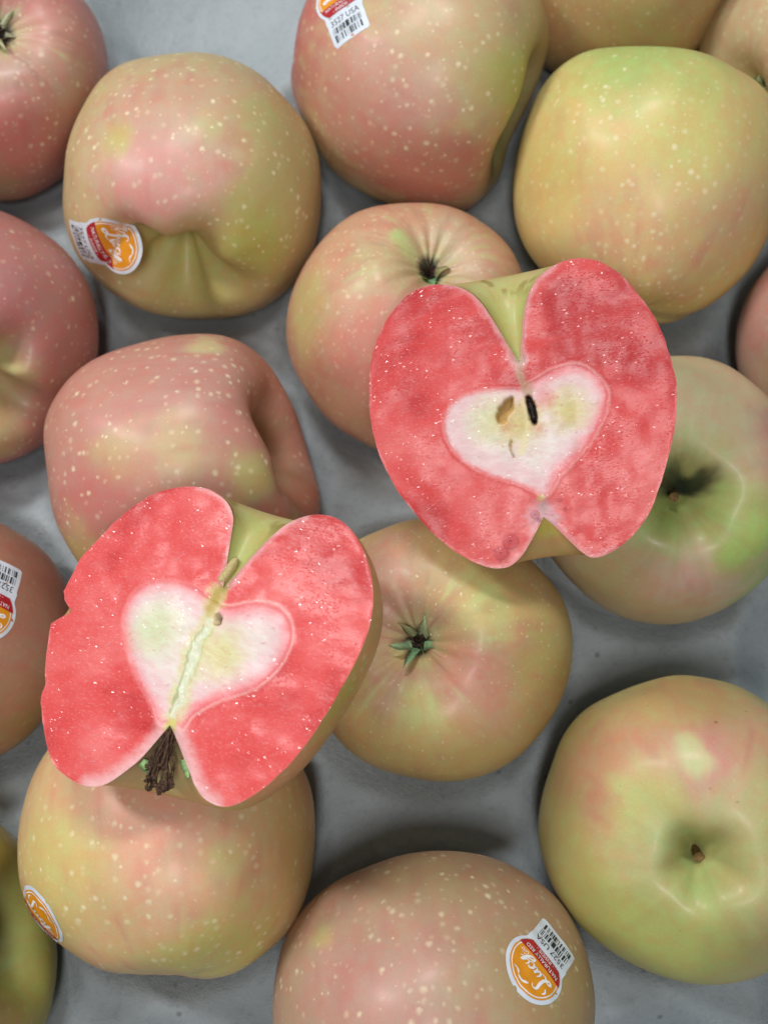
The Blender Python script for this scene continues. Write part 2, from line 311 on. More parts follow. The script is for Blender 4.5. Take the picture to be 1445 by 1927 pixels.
def skin_material():
    m, nt, b = new_mat('apple_skin')
    tc = N(nt, 'ShaderNodeTexCoord')
    at = N(nt, 'ShaderNodeAttribute', attribute_name='Col')
    sp = N(nt, 'ShaderNodeAttribute', attribute_name='spot')
    fi = N(nt, 'ShaderNodeAttribute', attribute_name='fine')
    info = N(nt, 'ShaderNodeObjectInfo')
    off = N(nt, 'ShaderNodeVectorMath', operation='ADD')
    L(nt, tc.outputs['Object'], off.inputs[0])
    rv = N(nt, 'ShaderNodeCombineXYZ')
    for i in range(3):
        L(nt, info.outputs['Random'], rv.inputs[i])
    L(nt, rv.outputs[0], off.inputs[1])
    P = off.outputs[0]
    # mottled pigment
    n1 = N(nt, 'ShaderNodeTexNoise', i_Scale=230.0, i_Detail=5.0, i_Roughness=0.62)
    L(nt, P, n1.inputs['Vector'])
    n2 = N(nt, 'ShaderNodeTexNoise', i_Scale=1500.0, i_Detail=3.0)
    L(nt, P, n2.inputs['Vector'])
    col = at.outputs['Color']
    warm = mix_col(nt, 1.0, col, (1.05, 0.93, 0.90, 1), 'MULTIPLY')
    cool = mix_col(nt, 1.0, col, (0.97, 1.05, 1.0, 1), 'MULTIPLY')
    col = mix_col(nt, ramp(nt, n1.outputs['Fac'], .33, .67), warm, cool)
    col = mix_col(nt, ramp(nt, n2.outputs['Fac'], .3, .7, 0, .32), col, mix_col(nt, 1.0, col, (1.16, 1.14, 1.08, 1), 'MULTIPLY'))
    # lenticels: two sizes
    def dots(scale, r0, r1, seed):
        wn = N(nt, 'ShaderNodeTexNoise', i_Scale=700.0, i_Detail=2.0)
        L(nt, P, wn.inputs['Vector'])
        wv = N(nt, 'ShaderNodeVectorMath', operation='MULTIPLY_ADD')
        L(nt, wn.outputs['Color'], wv.inputs[0])
        wv.inputs[1].default_value = (.0011,) * 3
        L(nt, P, wv.inputs[2])
        v = N(nt, 'ShaderNodeTexVoronoi', i_Scale=scale)
        L(nt, wv.outputs[0], v.inputs['Vector'])
        sep = N(nt, 'ShaderNodeSeparateColor')
        L(nt, v.outputs['Color'], sep.inputs[0])
        rad = math_n(nt, 'MULTIPLY_ADD', sep.outputs[0], r1 - r0)
        rad.node.inputs[2].default_value = r0
        d = math_n(nt, 'DIVIDE', v.outputs['Distance'], rad)
        return math_n(nt, 'MULTIPLY', ramp(nt, d, .1, 1.0, 1, 0), ramp(nt, sep.outputs[1], 0, 1, .35, 1.0))
    d1 = math_n(nt, 'MULTIPLY', dots(360.0, .08, .52, 0), sp.outputs['Fac'])
    d2 = math_n(nt, 'MULTIPLY', dots(560.0, .05, .36, 1), fi.outputs['Fac'])
    dm = math_n(nt, 'MAXIMUM', d1, d2)
    dm = math_n(nt, 'MULTIPLY', dm, .85)
    col = mix_col(nt, dm, col, lin4((240, 230, 190)))
    pt = N(nt, 'ShaderNodeAttribute', attribute_name='pit')
    col = mix_col(nt, math_n(nt, 'MULTIPLY', dots(170.0, .0, .13, 2), pt.outputs['Fac']), col, lin4((98, 92, 42)))
    L(nt, col, b.inputs['Base Color'])
    # waxy surface
    L(nt, ramp(nt, n1.outputs['Fac'], .3, .7, .40, .52), b.inputs['Roughness'])
    b.inputs['Specular IOR Level'].default_value = 0.42
    b.inputs['Subsurface Weight'].default_value = 0.12
    b.inputs['Subsurface Radius'].default_value = (1.0, 0.5, 0.3)
    b.inputs['Subsurface Scale'].default_value = 0.003
    b.inputs['Coat Weight'].default_value = 0.06
    b.inputs['Coat Roughness'].default_value = 0.18
    bp = N(nt, 'ShaderNodeBump', i_Strength=0.10, i_Distance=0.0004)
    hsum = math_n(nt, 'ADD', n2.outputs['Fac'], dm)
    L(nt, hsum, bp.inputs['Height'])
    L(nt, bp.outputs[0], b.inputs['Normal'])
    return m

def flesh_material(stretch_dir):
    m, nt, b = new_mat('apple_flesh')
    tc = N(nt, 'ShaderNodeTexCoord')
    at = N(nt, 'ShaderNodeAttribute', attribute_name='Col')
    mp = N(nt, 'ShaderNodeMapping')
    mp.inputs['Rotation'].default_value = (0, 0, stretch_dir)
    mp.inputs['Scale'].default_value = (0.42, 1, 1)
    L(nt, tc.outputs['Object'], mp.inputs['Vector'])
    n1 = N(nt, 'ShaderNodeTexNoise', i_Scale=2600.0, i_Detail=3.0, i_Roughness=0.6)
    n2 = N(nt, 'ShaderNodeTexNoise', i_Scale=700.0, i_Detail=4.0, i_Roughness=0.6)
    for n in (n1, n2):
        L(nt, mp.outputs[0], n.inputs['Vector'])
    col = at.outputs['Color']
    light = mix_col(nt, 0.16, col, (1, .78, .80, 1))
    deep = mix_col(nt, 1.0, col, (.97, .87, .88, 1), 'MULTIPLY')
    col = mix_col(nt, ramp(nt, n2.outputs['Fac'], .36, .66), deep, col)
    col = mix_col(nt, ramp(nt, n1.outputs['Fac'], .52, .74), col, light)
    L(nt, col, b.inputs['Base Color'])
    b.inputs['Roughness'].default_value = 0.5
    b.inputs['Specular IOR Level'].default_value = 0.25
    b.inputs['Subsurface Weight'].default_value = 0.30
    b.inputs['Subsurface Radius'].default_value = (1.0, 0.35, 0.3)
    b.inputs['Subsurface Scale'].default_value = 0.0022
    wt = N(nt, 'ShaderNodeAttribute', attribute_name='wet')
    b.inputs['Coat IOR'].default_value = 1.4
    bp = N(nt, 'ShaderNodeBump', i_Strength=0.35, i_Distance=0.0002)
    L(nt, n2.outputs['Fac'], bp.inputs['Height'])
    L(nt, bp.outputs[0], b.inputs['Normal'])
    # wet cell facets: a share of the tiny cut cells is tilted and mirror-like, the rest is a soft film
    vo = N(nt, 'ShaderNodeTexVoronoi', i_Scale=4200.0)
    L(nt, mp.outputs[0], vo.inputs['Vector'])
    sub = N(nt, 'ShaderNodeVectorMath', operation='SUBTRACT')
    L(nt, vo.outputs['Color'], sub.inputs[0])
    sub.inputs[1].default_value = (.5, .5, .5)
    wn = N(nt, 'ShaderNodeTexWhiteNoise', noise_dimensions='3D')
    L(nt, vo.outputs['Position'], wn.inputs['Vector'])
    n4 = N(nt, 'ShaderNodeTexNoise', i_Scale=75.0, i_Detail=1.0)
    L(nt, tc.outputs['Object'], n4.inputs['Vector'])
    thr = ramp(nt, n4.outputs['Fac'], .36, .68, .99, .72)
    mask = math_n(nt, 'GREATER_THAN', wn.outputs['Value'], thr)
    amp = math_n(nt, 'MULTIPLY', mask, .62)
    sc = N(nt, 'ShaderNodeVectorMath', operation='SCALE')
    L(nt, sub.outputs[0], sc.inputs[0])
    L(nt, amp, sc.inputs['Scale'])
    bc = N(nt, 'ShaderNodeBump', i_Strength=0.35, i_Distance=0.00012)
    L(nt, n2.outputs['Fac'], bc.inputs['Height'])
    bw = N(nt, 'ShaderNodeBump', i_Strength=1.0, i_Distance=0.0006)
    L(nt, n4.outputs['Fac'], bw.inputs['Height'])
    L(nt, bw.outputs[0], bc.inputs['Normal'])
    ad = N(nt, 'ShaderNodeVectorMath', operation='ADD')
    L(nt, bc.outputs[0], ad.inputs[0])
    L(nt, sc.outputs[0], ad.inputs[1])
    nm = N(nt, 'ShaderNodeVectorMath', operation='NORMALIZE')
    L(nt, ad.outputs[0], nm.inputs[0])
    L(nt, nm.outputs[0], b.inputs['Coat Normal'])
    L(nt, ramp(nt, mask, 0, 1, .25, .13), b.inputs['Coat Roughness'])
    L(nt, math_n(nt, 'MULTIPLY', wt.outputs['Fac'], ramp(nt, mask, 0, 1, .38, 1.0)), b.inputs['Coat Weight'])
    return m

def tray_material():
    m, nt, b = new_mat('moulded_pulp')
    tc = N(nt, 'ShaderNodeTexCoord')
    P = tc.outputs['Object']
    big = N(nt, 'ShaderNodeTexNoise', i_Scale=38.0, i_Detail=5.0, i_Roughness=0.6)
    mid = N(nt, 'ShaderNodeTexNoise', i_Scale=420.0, i_Detail=5.0, i_Roughness=0.65)
    fib = N(nt, 'ShaderNodeTexNoise', i_Scale=1900.0, i_Detail=3.0)
    for n in (big, mid, fib):
        L(nt, P, n.inputs['Vector'])
    c = mix_col(nt, ramp(nt, big.outputs['Fac'], .35, .65), lin4((160, 168, 171)), lin4((168, 175, 178)))
    c = mix_col(nt, ramp(nt, mid.outputs['Fac'], .5, .8, 0, .45), c, lin4((118, 126, 131)))
    c = mix_col(nt, ramp(nt, fib.outputs['Fac'], .55, .8, 0, .35), c, lin4((190, 195, 197)))
    v = N(nt, 'ShaderNodeTexVoronoi', i_Scale=75.0)
    L(nt, P, v.inputs['Vector'])
    c = mix_col(nt, ramp(nt, v.outputs['Distance'], .04, .09, .5, 0), c, lin4((84, 88, 96)))
    L(nt, c, b.inputs['Base Color'])
    b.inputs['Roughness'].default_value = 0.75
    b.inputs['Specular IOR Level'].default_value = 0.3
    bp = N(nt, 'ShaderNodeBump', i_Strength=0.55, i_Distance=0.0007)
    h = math_n(nt, 'MULTIPLY_ADD', mid.outputs['Fac'], 1.4)
    L(nt, fib.outputs['Fac'], h.node.inputs[2])
    L(nt, h, bp.inputs['Height'])
    L(nt, bp.outputs[0], b.inputs['Normal'])
    return m

def film_material(name, t0, t1, base):
    m, nt, b = new_mat(name)
    tc = N(nt, 'ShaderNodeTexCoord')
    no = N(nt, 'ShaderNodeTexNoise', i_Scale=900.0)
    L(nt, tc.outputs['Object'], no.inputs['Vector'])
    lw = N(nt, 'ShaderNodeLayerWeight', i_Blend=0.35)
    tr = N(nt, 'ShaderNodeBsdfTransparent')
    L(nt, mix_col(nt, no.outputs['Fac'], t0, t1), tr.inputs['Color'])
    gl = N(nt, 'ShaderNodeBsdfPrincipled')
    gl.inputs['Base Color'].default_value = lin4(base)
    gl.inputs['Roughness'].default_value = 0.06
    mx = N(nt, 'ShaderNodeMixShader')
    L(nt, ramp(nt, lw.outputs['Facing'], .1, 1.0, .10, .75), mx.inputs[0])
    L(nt, tr.outputs[0], mx.inputs[1])
    L(nt, gl.outputs[0], mx.inputs[2])
    nt.nodes.remove(b)
    L(nt, mx.outputs[0], nt.nodes['Material Output'].inputs['Surface'])
    return m

M_SKIN = skin_material()
M_TRAY = tray_material()
M_JUICE = film_material('juice', (.98, .93, .93, 1), (1, .97, .97, 1), (236, 200, 204))
M_BUBBLE = film_material('bubble_film', (.90, .76, .79, 1), (.97, .88, .89, 1), (232, 178, 188))
M_SEPAL = simple_mat('sepal_green', (142, 174, 112), .6, .25, 1200, bump=.3)
def sepal_material():
    m, nt, b = new_mat('withered_sepal')
    at = N(nt, 'ShaderNodeAttribute', attribute_name='Col')
    tc = N(nt, 'ShaderNodeTexCoord')
    no = N(nt, 'ShaderNodeTexNoise', i_Scale=1600.0, i_Detail=4.0)
    L(nt, tc.outputs['Object'], no.inputs['Vector'])
    L(nt, mix_col(nt, ramp(nt, no.outputs['Fac'], .35, .7), at.outputs['Color'], mix_col(nt, 1.0, at.outputs['Color'], (.72, .7, .6, 1), 'MULTIPLY')), b.inputs['Base Color'])
    b.inputs['Roughness'].default_value = .65
    bp = N(nt, 'ShaderNodeBump', i_Strength=.4, i_Distance=.0003)
    L(nt, no.outputs['Fac'], bp.inputs['Height'])
    L(nt, bp.outputs[0], b.inputs['Normal'])
    return m

M_SEPAL_V = sepal_material()
M_TUFT = simple_mat('dried_stamen', (62, 42, 30), .8, .4, 1500, bump=.4)
M_TUFT_BR = simple_mat('dried_stamen_brown', (78, 54, 38), .75, .5, 1100, bump=.5)
M_STEM = simple_mat('stem_wood', (122, 92, 56), .75, .3, 1300, bump=.5)
M_STEM_CUT = simple_mat('stem_cut', (188, 168, 112), .5, .15, 1500, bump=.2)
M_PAPER = simple_mat('sticker_paper', (216, 224, 234), .42, .03, 500)
M_ORANGE = simple_mat('sticker_orange', (226, 148, 34), .4, .07, 300)
M_RED = simple_mat('sticker_red', (176, 34, 44), .4, .06, 300)
M_INK = simple_mat('sticker_ink', (36, 44, 46), .5, .05, 500)
M_WHITE = simple_mat('sticker_white', (240, 240, 240), .42, .03, 500)

# ---------------------------------------------------------------- the tray
CUPS = [a['xy'] for a in APPLES.values()] + [
    (0.158, -0.043), (0.158, -0.140), (-0.205, 0.100), (-0.205, 0.010), (-0.205, -0.090), (-0.062, 0.200), (-0.062, -0.195),
    (0.086, -0.192), (0.228, 0.105), (0.228, 0.010), (0.228, -0.092), (0.010, 0.246), (-0.134, 0.246), (0.158, 0.246), (-0.205, 0.195),
    (-0.205, -0.190), (0.228, 0.200), (0.228, -0.190)]
PLATEAU = 0.021

def tray_z(x, y):
    x = np.asarray(x, float)
    y = np.asarray(y, float)
    k = 0.0022
    plat = PLATEAU + 0.0012 * vnoise(np.stack([x * 28, y * 28, 0 * x], -1).reshape(-1, 3), 5).reshape(x.shape)
    s = np.exp(-plat / k)
    for cx, cy in CUPS:
        d2 = (x - cx) ** 2 + (y - cy) ** 2
        R = 0.055
        z = R - np.sqrt(np.maximum(R * R - np.minimum(d2, 0.0025), 1e-9)) + np.maximum(d2 - 0.0025, 0) * 30
        s = s + np.exp(-z / k)
    z = -k * np.log(s)
    for cx, cy in CUPS:
        d = np.sqrt((x - cx) ** 2 + (y - cy) ** 2)
        z = z + .0011 * np.exp(-((d - .0475) / .0030) ** 2)
    return z + 0.0002 * vnoise(np.stack([x * 240, y * 240, 0 * x], -1).reshape(-1, 3), 9).reshape(x.shape)

def build_tray():
    x0, x1, y0, y1 = -0.262, 0.284, -0.252, 0.304
    nx, ny = 300, 305
    X, Y = np.meshgrid(np.linspace(x0, x1, nx), np.linspace(y0, y1, ny))
    Z = tray_z(X, Y)
    e = np.minimum(np.minimum(X - x0, x1 - X), np.minimum(Y - y0, y1 - Y))
    Z = Z * sstep(0, .02, e) + (PLATEAU + .004) * (1 - sstep(0, .02, e)) - .012 * (1 - sstep(0, .006, e))
    top = np.stack([X, Y, Z], -1).reshape(-1, 3)
    low = top - np.array([0, 0, .002])
    n = len(top)
    faces = [(a, d, c, b) for a, b, c, d in grid_faces(ny, nx)]
    faces += [(a + n, b + n, c + n, d + n) for a, b, c, d in grid_faces(ny, nx)]
    rim = list(range(nx)) + [i * nx + nx - 1 for i in range(1, ny)] + [(ny - 1) * nx + j for j in range(nx - 2, -1, -1)] + [i * nx for i in range(ny - 2, 0, -1)]
    for a, b in zip(rim, rim[1:] + rim[:1]):
        faces.append((a, a + n, b + n, b))
    o = make_obj('fruit_tray', np.vstack([top, low]), faces, M_TRAY)
    tag(o, 'grey moulded pulp fruit tray with round cups under all the apples', 'tray')

build_tray()

# ---------------------------------------------------------------- whole apples
NT, NP = 120, 128

def apple_profile(th):
    """rho, h for polar angle th measured from the stem"""
    c, s = np.cos(th), np.sin(th)
    rho = np.maximum(s, 0) ** 0.95 * (1 + 0.055 * c)
    h = 1.05 * np.sign(c) * np.abs(c) ** 0.92
    return rho, h

def apple_shape(seed, deep=1.0, wide=1.0, basin=1.0, wrinkle=.004, pucker=0.0):
    rng = random.Random(seed)
    th = np.linspace(0, math.pi, NT)
    ph = np.linspace(0, 2 * math.pi, NP, endpoint=False)
    T, Pp = np.meshgrid(th, ph, indexing='ij')
    rho, h = apple_profile(T)
    d = np.stack([np.sin(T) * np.cos(Pp), np.sin(T) * np.sin(Pp), np.cos(T)], -1).reshape(-1, 3)
    low = fbm(d * 1.15 + seed * 3.1, seed, 2).reshape(T.shape)
    ph5 = rng.uniform(0, 6)
    lobe = np.cos(5 * Pp + ph5 + .5 * np.sin(Pp + ph5)) * (0.25 + 0.75 * sstep(1.2, 2.7, T)) * sstep(.0, .35, np.sin(T))
    scale = 1 + 0.07 * low + 0.014 * lobe
    skew = 1 + 0.05 * np.cos(Pp + rng.uniform(0, 6)) * np.cos(T)
    rho = rho * scale
    h = h * scale * skew
    rr = rho + 1e-6
    fold = 1 + 0.10 * np.cos(5 * Pp + ph5) + 0.10 * np.cos(2 * Pp + rng.uniform(0, 6))
    st = 0.64 * deep * np.exp(-(rr / (0.37 * wide * (1 + .10 * np.cos(Pp + ph5) + .05 * np.cos(3 * Pp) + pucker * np.cos(5 * Pp + ph5) + .5 * pucker * np.cos(3 * Pp + 2)))) ** 1.85)
    ca = 0.42 * basin * np.exp(-(rr / (0.34 * fold ** .6)) ** 1.4)
    h = h - st * sstep(1.57, 1.05, T) + ca * sstep(1.57, 2.1, T)
    # shallow wrinkles running out of the calyx basin
    wr = wrinkle * np.cos(11 * Pp + 2 * np.sin(3 * Pp + ph5)) * np.exp(-((rr - .22) / .16) ** 2)
    h = np.where(T > math.pi / 2, h - wr, h)
    V = np.stack([rho * np.cos(Pp), rho * np.sin(Pp), h], -1)
    return V, T, Pp

def basis(axis, roll):
    a = Vector(axis).normalized()
    x = a.orthogonal().normalized()
    y = a.cross(x)
    c, s = math.cos(roll), math.sin(roll)
    x2 = x * c + y * s
    y2 = a.cross(x2)
    return np.array([x2, y2, a]).T

def paint(W, T, Pp, a, seed):
    """pigment on the skin: base colour plus irregular patches around given directions"""
    n = len(W)
    D = W / np.linalg.norm(W, axis=1)[:, None]
    warp = np.stack([fbm(D * 2.6 + 5.1 * i, seed + 31 * i, 3) for i in range(3)], 1)
    Dw = D + 0.16 * warp
    Dw /= np.linalg.norm(Dw, axis=1)[:, None]
    col = np.tile(lin(a['base']), (n, 1))
    fine = fbm(D * 9.0, seed + 77, 3)
    for d, spread, c, st in a['blobs']:
        if sum(c) < 160:
            continue
        ang = np.arccos(np.clip(Dw @ np.asarray(d), -1, 1))
        w = sstep(0, 1, 1.25 - ang / spread * .9 + .30 * fine) * st
        col = mix(col, lin(c), w)
    # streaks along the meridians
    Sx = np.stack([np.cos(Pp) * 9, np.sin(Pp) * 9, T * 1.6], 1)
    st = fbm(Sx + seed, seed + 13, 3)
    col = col * (1 + .07 * st[:, None] * np.array([.6, 1.0, .9]))
    hi = fbm(np.stack([np.cos(Pp) * 13, np.sin(Pp) * 13, T * 2.6], 1) + seed, seed + 19, 2)
    blush = sstep(.0, .55, hi + .5 * st) * sstep(.3, .7, T) * sstep(math.pi - .15, math.pi - .5, T) * a.get('streak', .26) * np.clip((col[:, 0] - col[:, 1] * 1.12) / (col[:, 0] + 1e-4) * 2.6, 0, 1)
    col = mix(col, lin((198, 92, 84)), blush * sstep(-.3, .5, fine + .4))
    # green in the stem cavity, paler around the calyx
    stem = a.get('stem_green', (164, 172, 92))
    w = sstep(.62, .12, T + .14 * st) * .75
    col = mix(col, lin(stem), w)
    w = sstep(math.pi - .30, math.pi - .06, T + .1 * st) * .6
    col = mix(col, lin((178, 168, 112)), w)
    if a.get('calyx'):
        col = mix(col, lin((30, 22, 16)), sstep(math.pi - .13, math.pi - .07, T + .02 * st))
    if a.get('cal_streak'):
        w = sstep(.32, .62, st) * sstep(math.pi - 1.0, math.pi - .5, T) * .55
        col = mix(col, lin((184, 196, 128)), w)
        w = sstep(.20, .60, -st) * sstep(math.pi - .85, math.pi - .3, T) * .5
        col = mix(col, lin((158, 92, 78)), w)
    for d, r, c, amt in a['blobs']:
        if sum(c) < 160:
            ang = np.arccos(np.clip(D @ np.asarray(d), -1, 1))
            col = mix(col, lin(c), sstep(r * 1.9, r * .4, ang + .09 * fine + .05 * warp[:, 0]) * amt)
    g = col @ np.array([.3, .55, .15])
    red = np.clip((col[:, 0] / (col[:, 1] + 1e-4) - 1.15) / .9, 0, 1)[:, None]
    ds = .15 + .07 * red
    col = col * (1 - ds) + g[:, None] * ds
    q = col[:, 0] / (col[:, 1] + 1e-4)
    tan = (sstep(1.0, 1.25, q) * sstep(2.1, 1.5, q))[:, None]
    col = col * (np.array([.99, 1.0, .92]) * (1 - red) + np.array([.99, 1.02, 1.0]) * red)
    col = col * (1 + tan * np.array([-.02, .07, .02]))
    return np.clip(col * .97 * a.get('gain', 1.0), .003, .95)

def sepal(length, width, curl, lift, rng):
    """thin withered pointed leaf rooted at the origin, running along +x and rising in +z"""
    k = 10
    V, C = [], []
    bend = rng.uniform(-.6, .6)
    tw = rng.uniform(-.9, .9)
    green = lin((rng.randint(128, 176), rng.randint(166, 196), rng.randint(110, 150)))
    brown = lin((70, 52, 34))
    for i in range(k + 1):
        t = i / k
        w = 1.45 * width * (1 - t) ** .75 * (1 + .25 * math.sin(7 * t + tw * 5)) + .00005
        x = length * t * (1 - .15 * abs(bend) * t)
        z = lift * length * math.sin(t * 1.5) - curl * length * t * t
        y = bend * length * t * t
        th = .00028 * (1 - .6 * t)
        a = tw * t * 1.6
        for yy, zz in ((-w, .35 * w), (0, th), (w, .35 * w), (0, -th)):
            V.append((x, y + yy * math.cos(a) - zz * math.sin(a), z + yy * math.sin(a) + zz * math.cos(a)))
            q = max(0, (t - .84) / .16) ** 1.5
            C.append(green * (1 - q) * (.8 + .3 * t) + brown * q)
    F = grid_faces(k + 1, 4, True)
    F += [(3, 2, 1, 0), (4 * k, 4 * k + 1, 4 * k + 2, 4 * k + 3)]
    return V, F, np.array(C)

def strands(n, length, spread, r, rng, curl=.4):
    parts = []
    for i in range(n):
        a = rng.uniform(0, 2 * math.pi)
        s = spread * rng.uniform(.2, 1)
        ln = length * rng.uniform(.6, 1.1)
        p = []
        for j in range(6):
            t = j / 5
            p.append((math.cos(a + curl * t) * s * (.3 + t), math.sin(a + curl * t) * s * (.3 + t), ln * t * (1 - .15 * t)))
        parts.append(tube(p, [r * (1 - .4 * j / 5) for j in range(6)], 5))
    return join(parts)

APPLE_MESH = {}

def build_apple(key, idx):
    a = APPLES[key]
    seed = 11 + idx * 7
    rng = random.Random(seed)
    V, T, Pp = apple_shape(seed, a.get('deep', 1.0), a.get('wide', 1.0), a.get('basin', 1.0), a.get('wr', .004), a.get('pucker', .03))
    f = np.asarray(a['axis'], float)
    stem_axis = f if a['feat'] == 's' else -f
    B = basis(stem_axis, a.get('roll', rng.uniform(0, 6)))
    V = V.reshape(-1, 3) * a['R']
    # centre the body on its own bounds
    V[:, 2] -= (V[:, 2].max() + V[:, 2].min()) / 2
    W = V @ B.T
    W *= 1.0
    T, Pp = T.ravel(), Pp.ravel()
    x, y = a['xy']
    z = -np.min(W[:, 2] - tray_z(W[:, 0] + x, W[:, 1] + y)) - .0003
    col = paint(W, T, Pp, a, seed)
    # weld the poles
    idx_keep = np.arange(NT * NP)
    verts = np.vstack([V[:1], V[NP:-NP], V[-1:]])
    colv = np.vstack([col[:1], col[NP:-NP], col[-1:]])
    Tv = np.concatenate([T[:1], T[NP:-NP], T[-1:]])
    nr = NT - 2
    faces = grid_faces(nr, NP, True, 1)
    last = len(verts) - 1
    for j in range(NP):
        faces.append((0, 1 + j, 1 + (j + 1) % NP))
        faces.append((last, 1 + (nr - 1) * NP + (j + 1) % NP, 1 + (nr - 1) * NP + j))
    fade = sstep(.25, .6, Tv)
    DW = verts @ B.T
    DW = DW / (np.linalg.norm(DW, axis=1)[:, None] + 1e-9)
    dens = .55 + .45 * sstep(-.35, .35, vnoise(DW * 2.1 + 3, seed + 5))
    M = Matrix([[*B[i], (x, y, z)[i]] for i in range(3)] + [[0, 0, 0, 1]])
    o = make_obj('apple', verts, faces, M_SKIN, attrs={'Col': colv, 'spot': a['spot'] * fade * dens, 'fine': a['fine'] * fade * dens, 'pit': a.get('pit', 0.0) * fade}, matrix=M)
    Ww = verts @ B.T + np.array([x, y, z])
    APPLE_MESH[key] = (Ww, faces, M)
    floor_s, floor_c = verts[0], verts[last]
    if a.get('stem'):
        ln, r, lean = a['stem']
        p = [floor_s + np.array([lean[0] * t * ln, lean[1] * t * ln, -.0015 + (ln + .0015) * t]) for t in np.linspace(0, 1, 9)]
        rad = [r * (1.15 - .35 * t + (.35 * max(0, t - .7) / .3)) for t in np.linspace(0, 1, 9)]
        s = make_obj('stem', *tube(p, rad, 10), M_STEM, o, smooth=True)
    if a.get('calyx'):
        col_kind, ln, wd = a['calyx']
        ms = M_SEPAL_V
        for k in range(5):
            ang = k * 2 * math.pi / 5 + rng.uniform(-.2, .2)
            v, fc, cc = sepal(ln * rng.uniform(.6, 1.1), wd, rng.uniform(-.1, .6), rng.uniform(.4, 1.2), rng)
            c, s_ = math.cos(ang), math.sin(ang)
            r0 = .0019
            v = [((q[0] + r0) * c - q[1] * s_, (q[0] + r0) * s_ + q[1] * c, -(q[2] + .0003)) for q in v]
            make_obj('sepal', [floor_c + np.array(q) for q in v], fc, ms, o, attrs={'Col': cc if col_kind == 'g' else cc * .4 + lin((206, 200, 160)) * .6})
        v, fc = strands(18, .0048, .0014, .00026, rng)
        make_obj('dried_stamens', [floor_c + np.array((q[0], q[1], -q[2])) for q in v], fc, M_TUFT, o)
    return o

EXTRA = {
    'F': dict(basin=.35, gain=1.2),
    'B': dict(stem_green=(192, 178, 104), pucker=.13, face=(-.50, -.46, .73)),
    'C': dict(basin=.3, wide=1.1),
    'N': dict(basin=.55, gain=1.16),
    'I': dict(wide=1.05, deep=1.0, pucker=.06, stem_green=(170, 130, 84)),
    'P': dict(streak=.2, gain=.84),  # gain darkens the whole skin colour, standing in for shade at the bottom edge
    'J': dict(pit=.9),
    'H': dict(stem_green=(198, 172, 112), pucker=.2),
    'A': dict(calyx=('p', .006, .0010), cal_streak=True),
    'E': dict(calyx=('g', .004, .0012)),
    'G': dict(calyx=('g', .0054, .0015), basin=.75, wr=.010, cal_streak=True),
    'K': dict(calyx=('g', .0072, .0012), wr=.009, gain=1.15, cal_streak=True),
    'L': dict(stem=(.0080, .0012, (.15, .1)), wide=.60, deep=.75, pucker=.08),
    'O': dict(pit=.8, stem=(.0065, .0012, (-.1, .1)), wide=.44, deep=.64, pucker=.08, stem_green=(166, 174, 104)),
}
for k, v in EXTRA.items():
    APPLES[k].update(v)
LABELS = {
    'A': 'rosy red apple cut off by the top left corner, basin facing up',
    'B': 'pink and yellow apple with sticker folded into its stem hollow, upper left',
    'C': 'large red and tan apple at the top edge wearing an upright sticker',
    'D': 'plain ochre apple cut off by the top edge, right of the stickered apple',
    'E': 'tan apple with small green calyx cut off at the top right edge',
    'F': 'big yellow apple with a green top and no sticker, upper right',
    'G': 'salmon freckled apple whose calyx peeks out behind the upper cut half',
    'H': 'dull rose apple cut off at the left edge, above the middle',
    'I': 'pink freckled apple with deep stem hollow behind the lower cut half',
    'J': 'brownish apple at the left edge with sticker half out of the picture',
    'K': 'ochre apple with green star calyx facing up between the cut halves',
    'L': 'green and pink apple with sooty black stem hollow at the right',
    'M': 'dull pink apple of which only a sliver shows at the right edge',
    'N': 'peach coloured apple under the lower cut half, sticker on its left side',
    'O': 'yellow green apple with stem stub in its hollow, bottom right',
    'P': 'large shade-dimmed pink apple at the bottom edge with upside down sticker',
    'Q': 'olive green apple cut off by the bottom left corner',
}
OBJ = {}
for i, k in enumerate(APPLES):
    OBJ[k] = tag(build_apple(k, i), LABELS[k], 'apple', 'whole apples lying in the tray')

# ---------------------------------------------------------------- stickers
def text_mesh(body, size, shear=0.0):
    cu = bpy.data.curves.new('print', 'FONT')
    cu.body = body
    cu.size = size
    cu.shear = shear
    cu.align_x = 'CENTER'
    cu.resolution_u = 3
    t = bpy.data.objects.new('print', cu)
    COL.objects.link(t)
    dg = bpy.context.evaluated_depsgraph_get()
    me = bpy.data.meshes.new_from_object(t.evaluated_get(dg))
    V = [tuple(v.co)[:2] for v in me.vertices]
    F = [tuple(p.vertices) for p in me.polygons]
    bpy.data.objects.remove(t)
    bpy.data.curves.remove(cu)
    bpy.data.meshes.remove(me)
    return V, F

def fit(VF, w, h, cx, cy):
    V, F = VF
    A = np.array(V)
    lo, hi = A.min(0), A.max(0)
    A = (A - (lo + hi) / 2) / (hi - lo) * np.array([w, h]) + np.array([cx, cy])
    return [tuple(q) for q in A], F

def ribbon(pts, w0, n=26):
    c = smooth_curve(pts, n)
    V, F = [], []
    for i in range(n):
        t = c[min(i + 1, n - 1)] - c[max(i - 1, 0)]
        t /= np.linalg.norm(t) + 1e-9
        w = w0 * (.45 + .55 * abs(t[1])) * min(1, .35 + 3 * min(i, n - 1 - i) / n)
        nn = np.array([-t[1], t[0]])
        V += [tuple(c[i] + nn * w), tuple(c[i] - nn * w)]
    F = [(2 * i, 2 * i + 1, 2 * i + 3, 2 * i + 2) for i in range(n - 1)]
    return V, F

def join2(parts):
    V, F = [], []
    for v, f in parts:
        o = len(V)
        V += list(v)
        F += [tuple(i + o for i in q) for q in f]
    return V, F

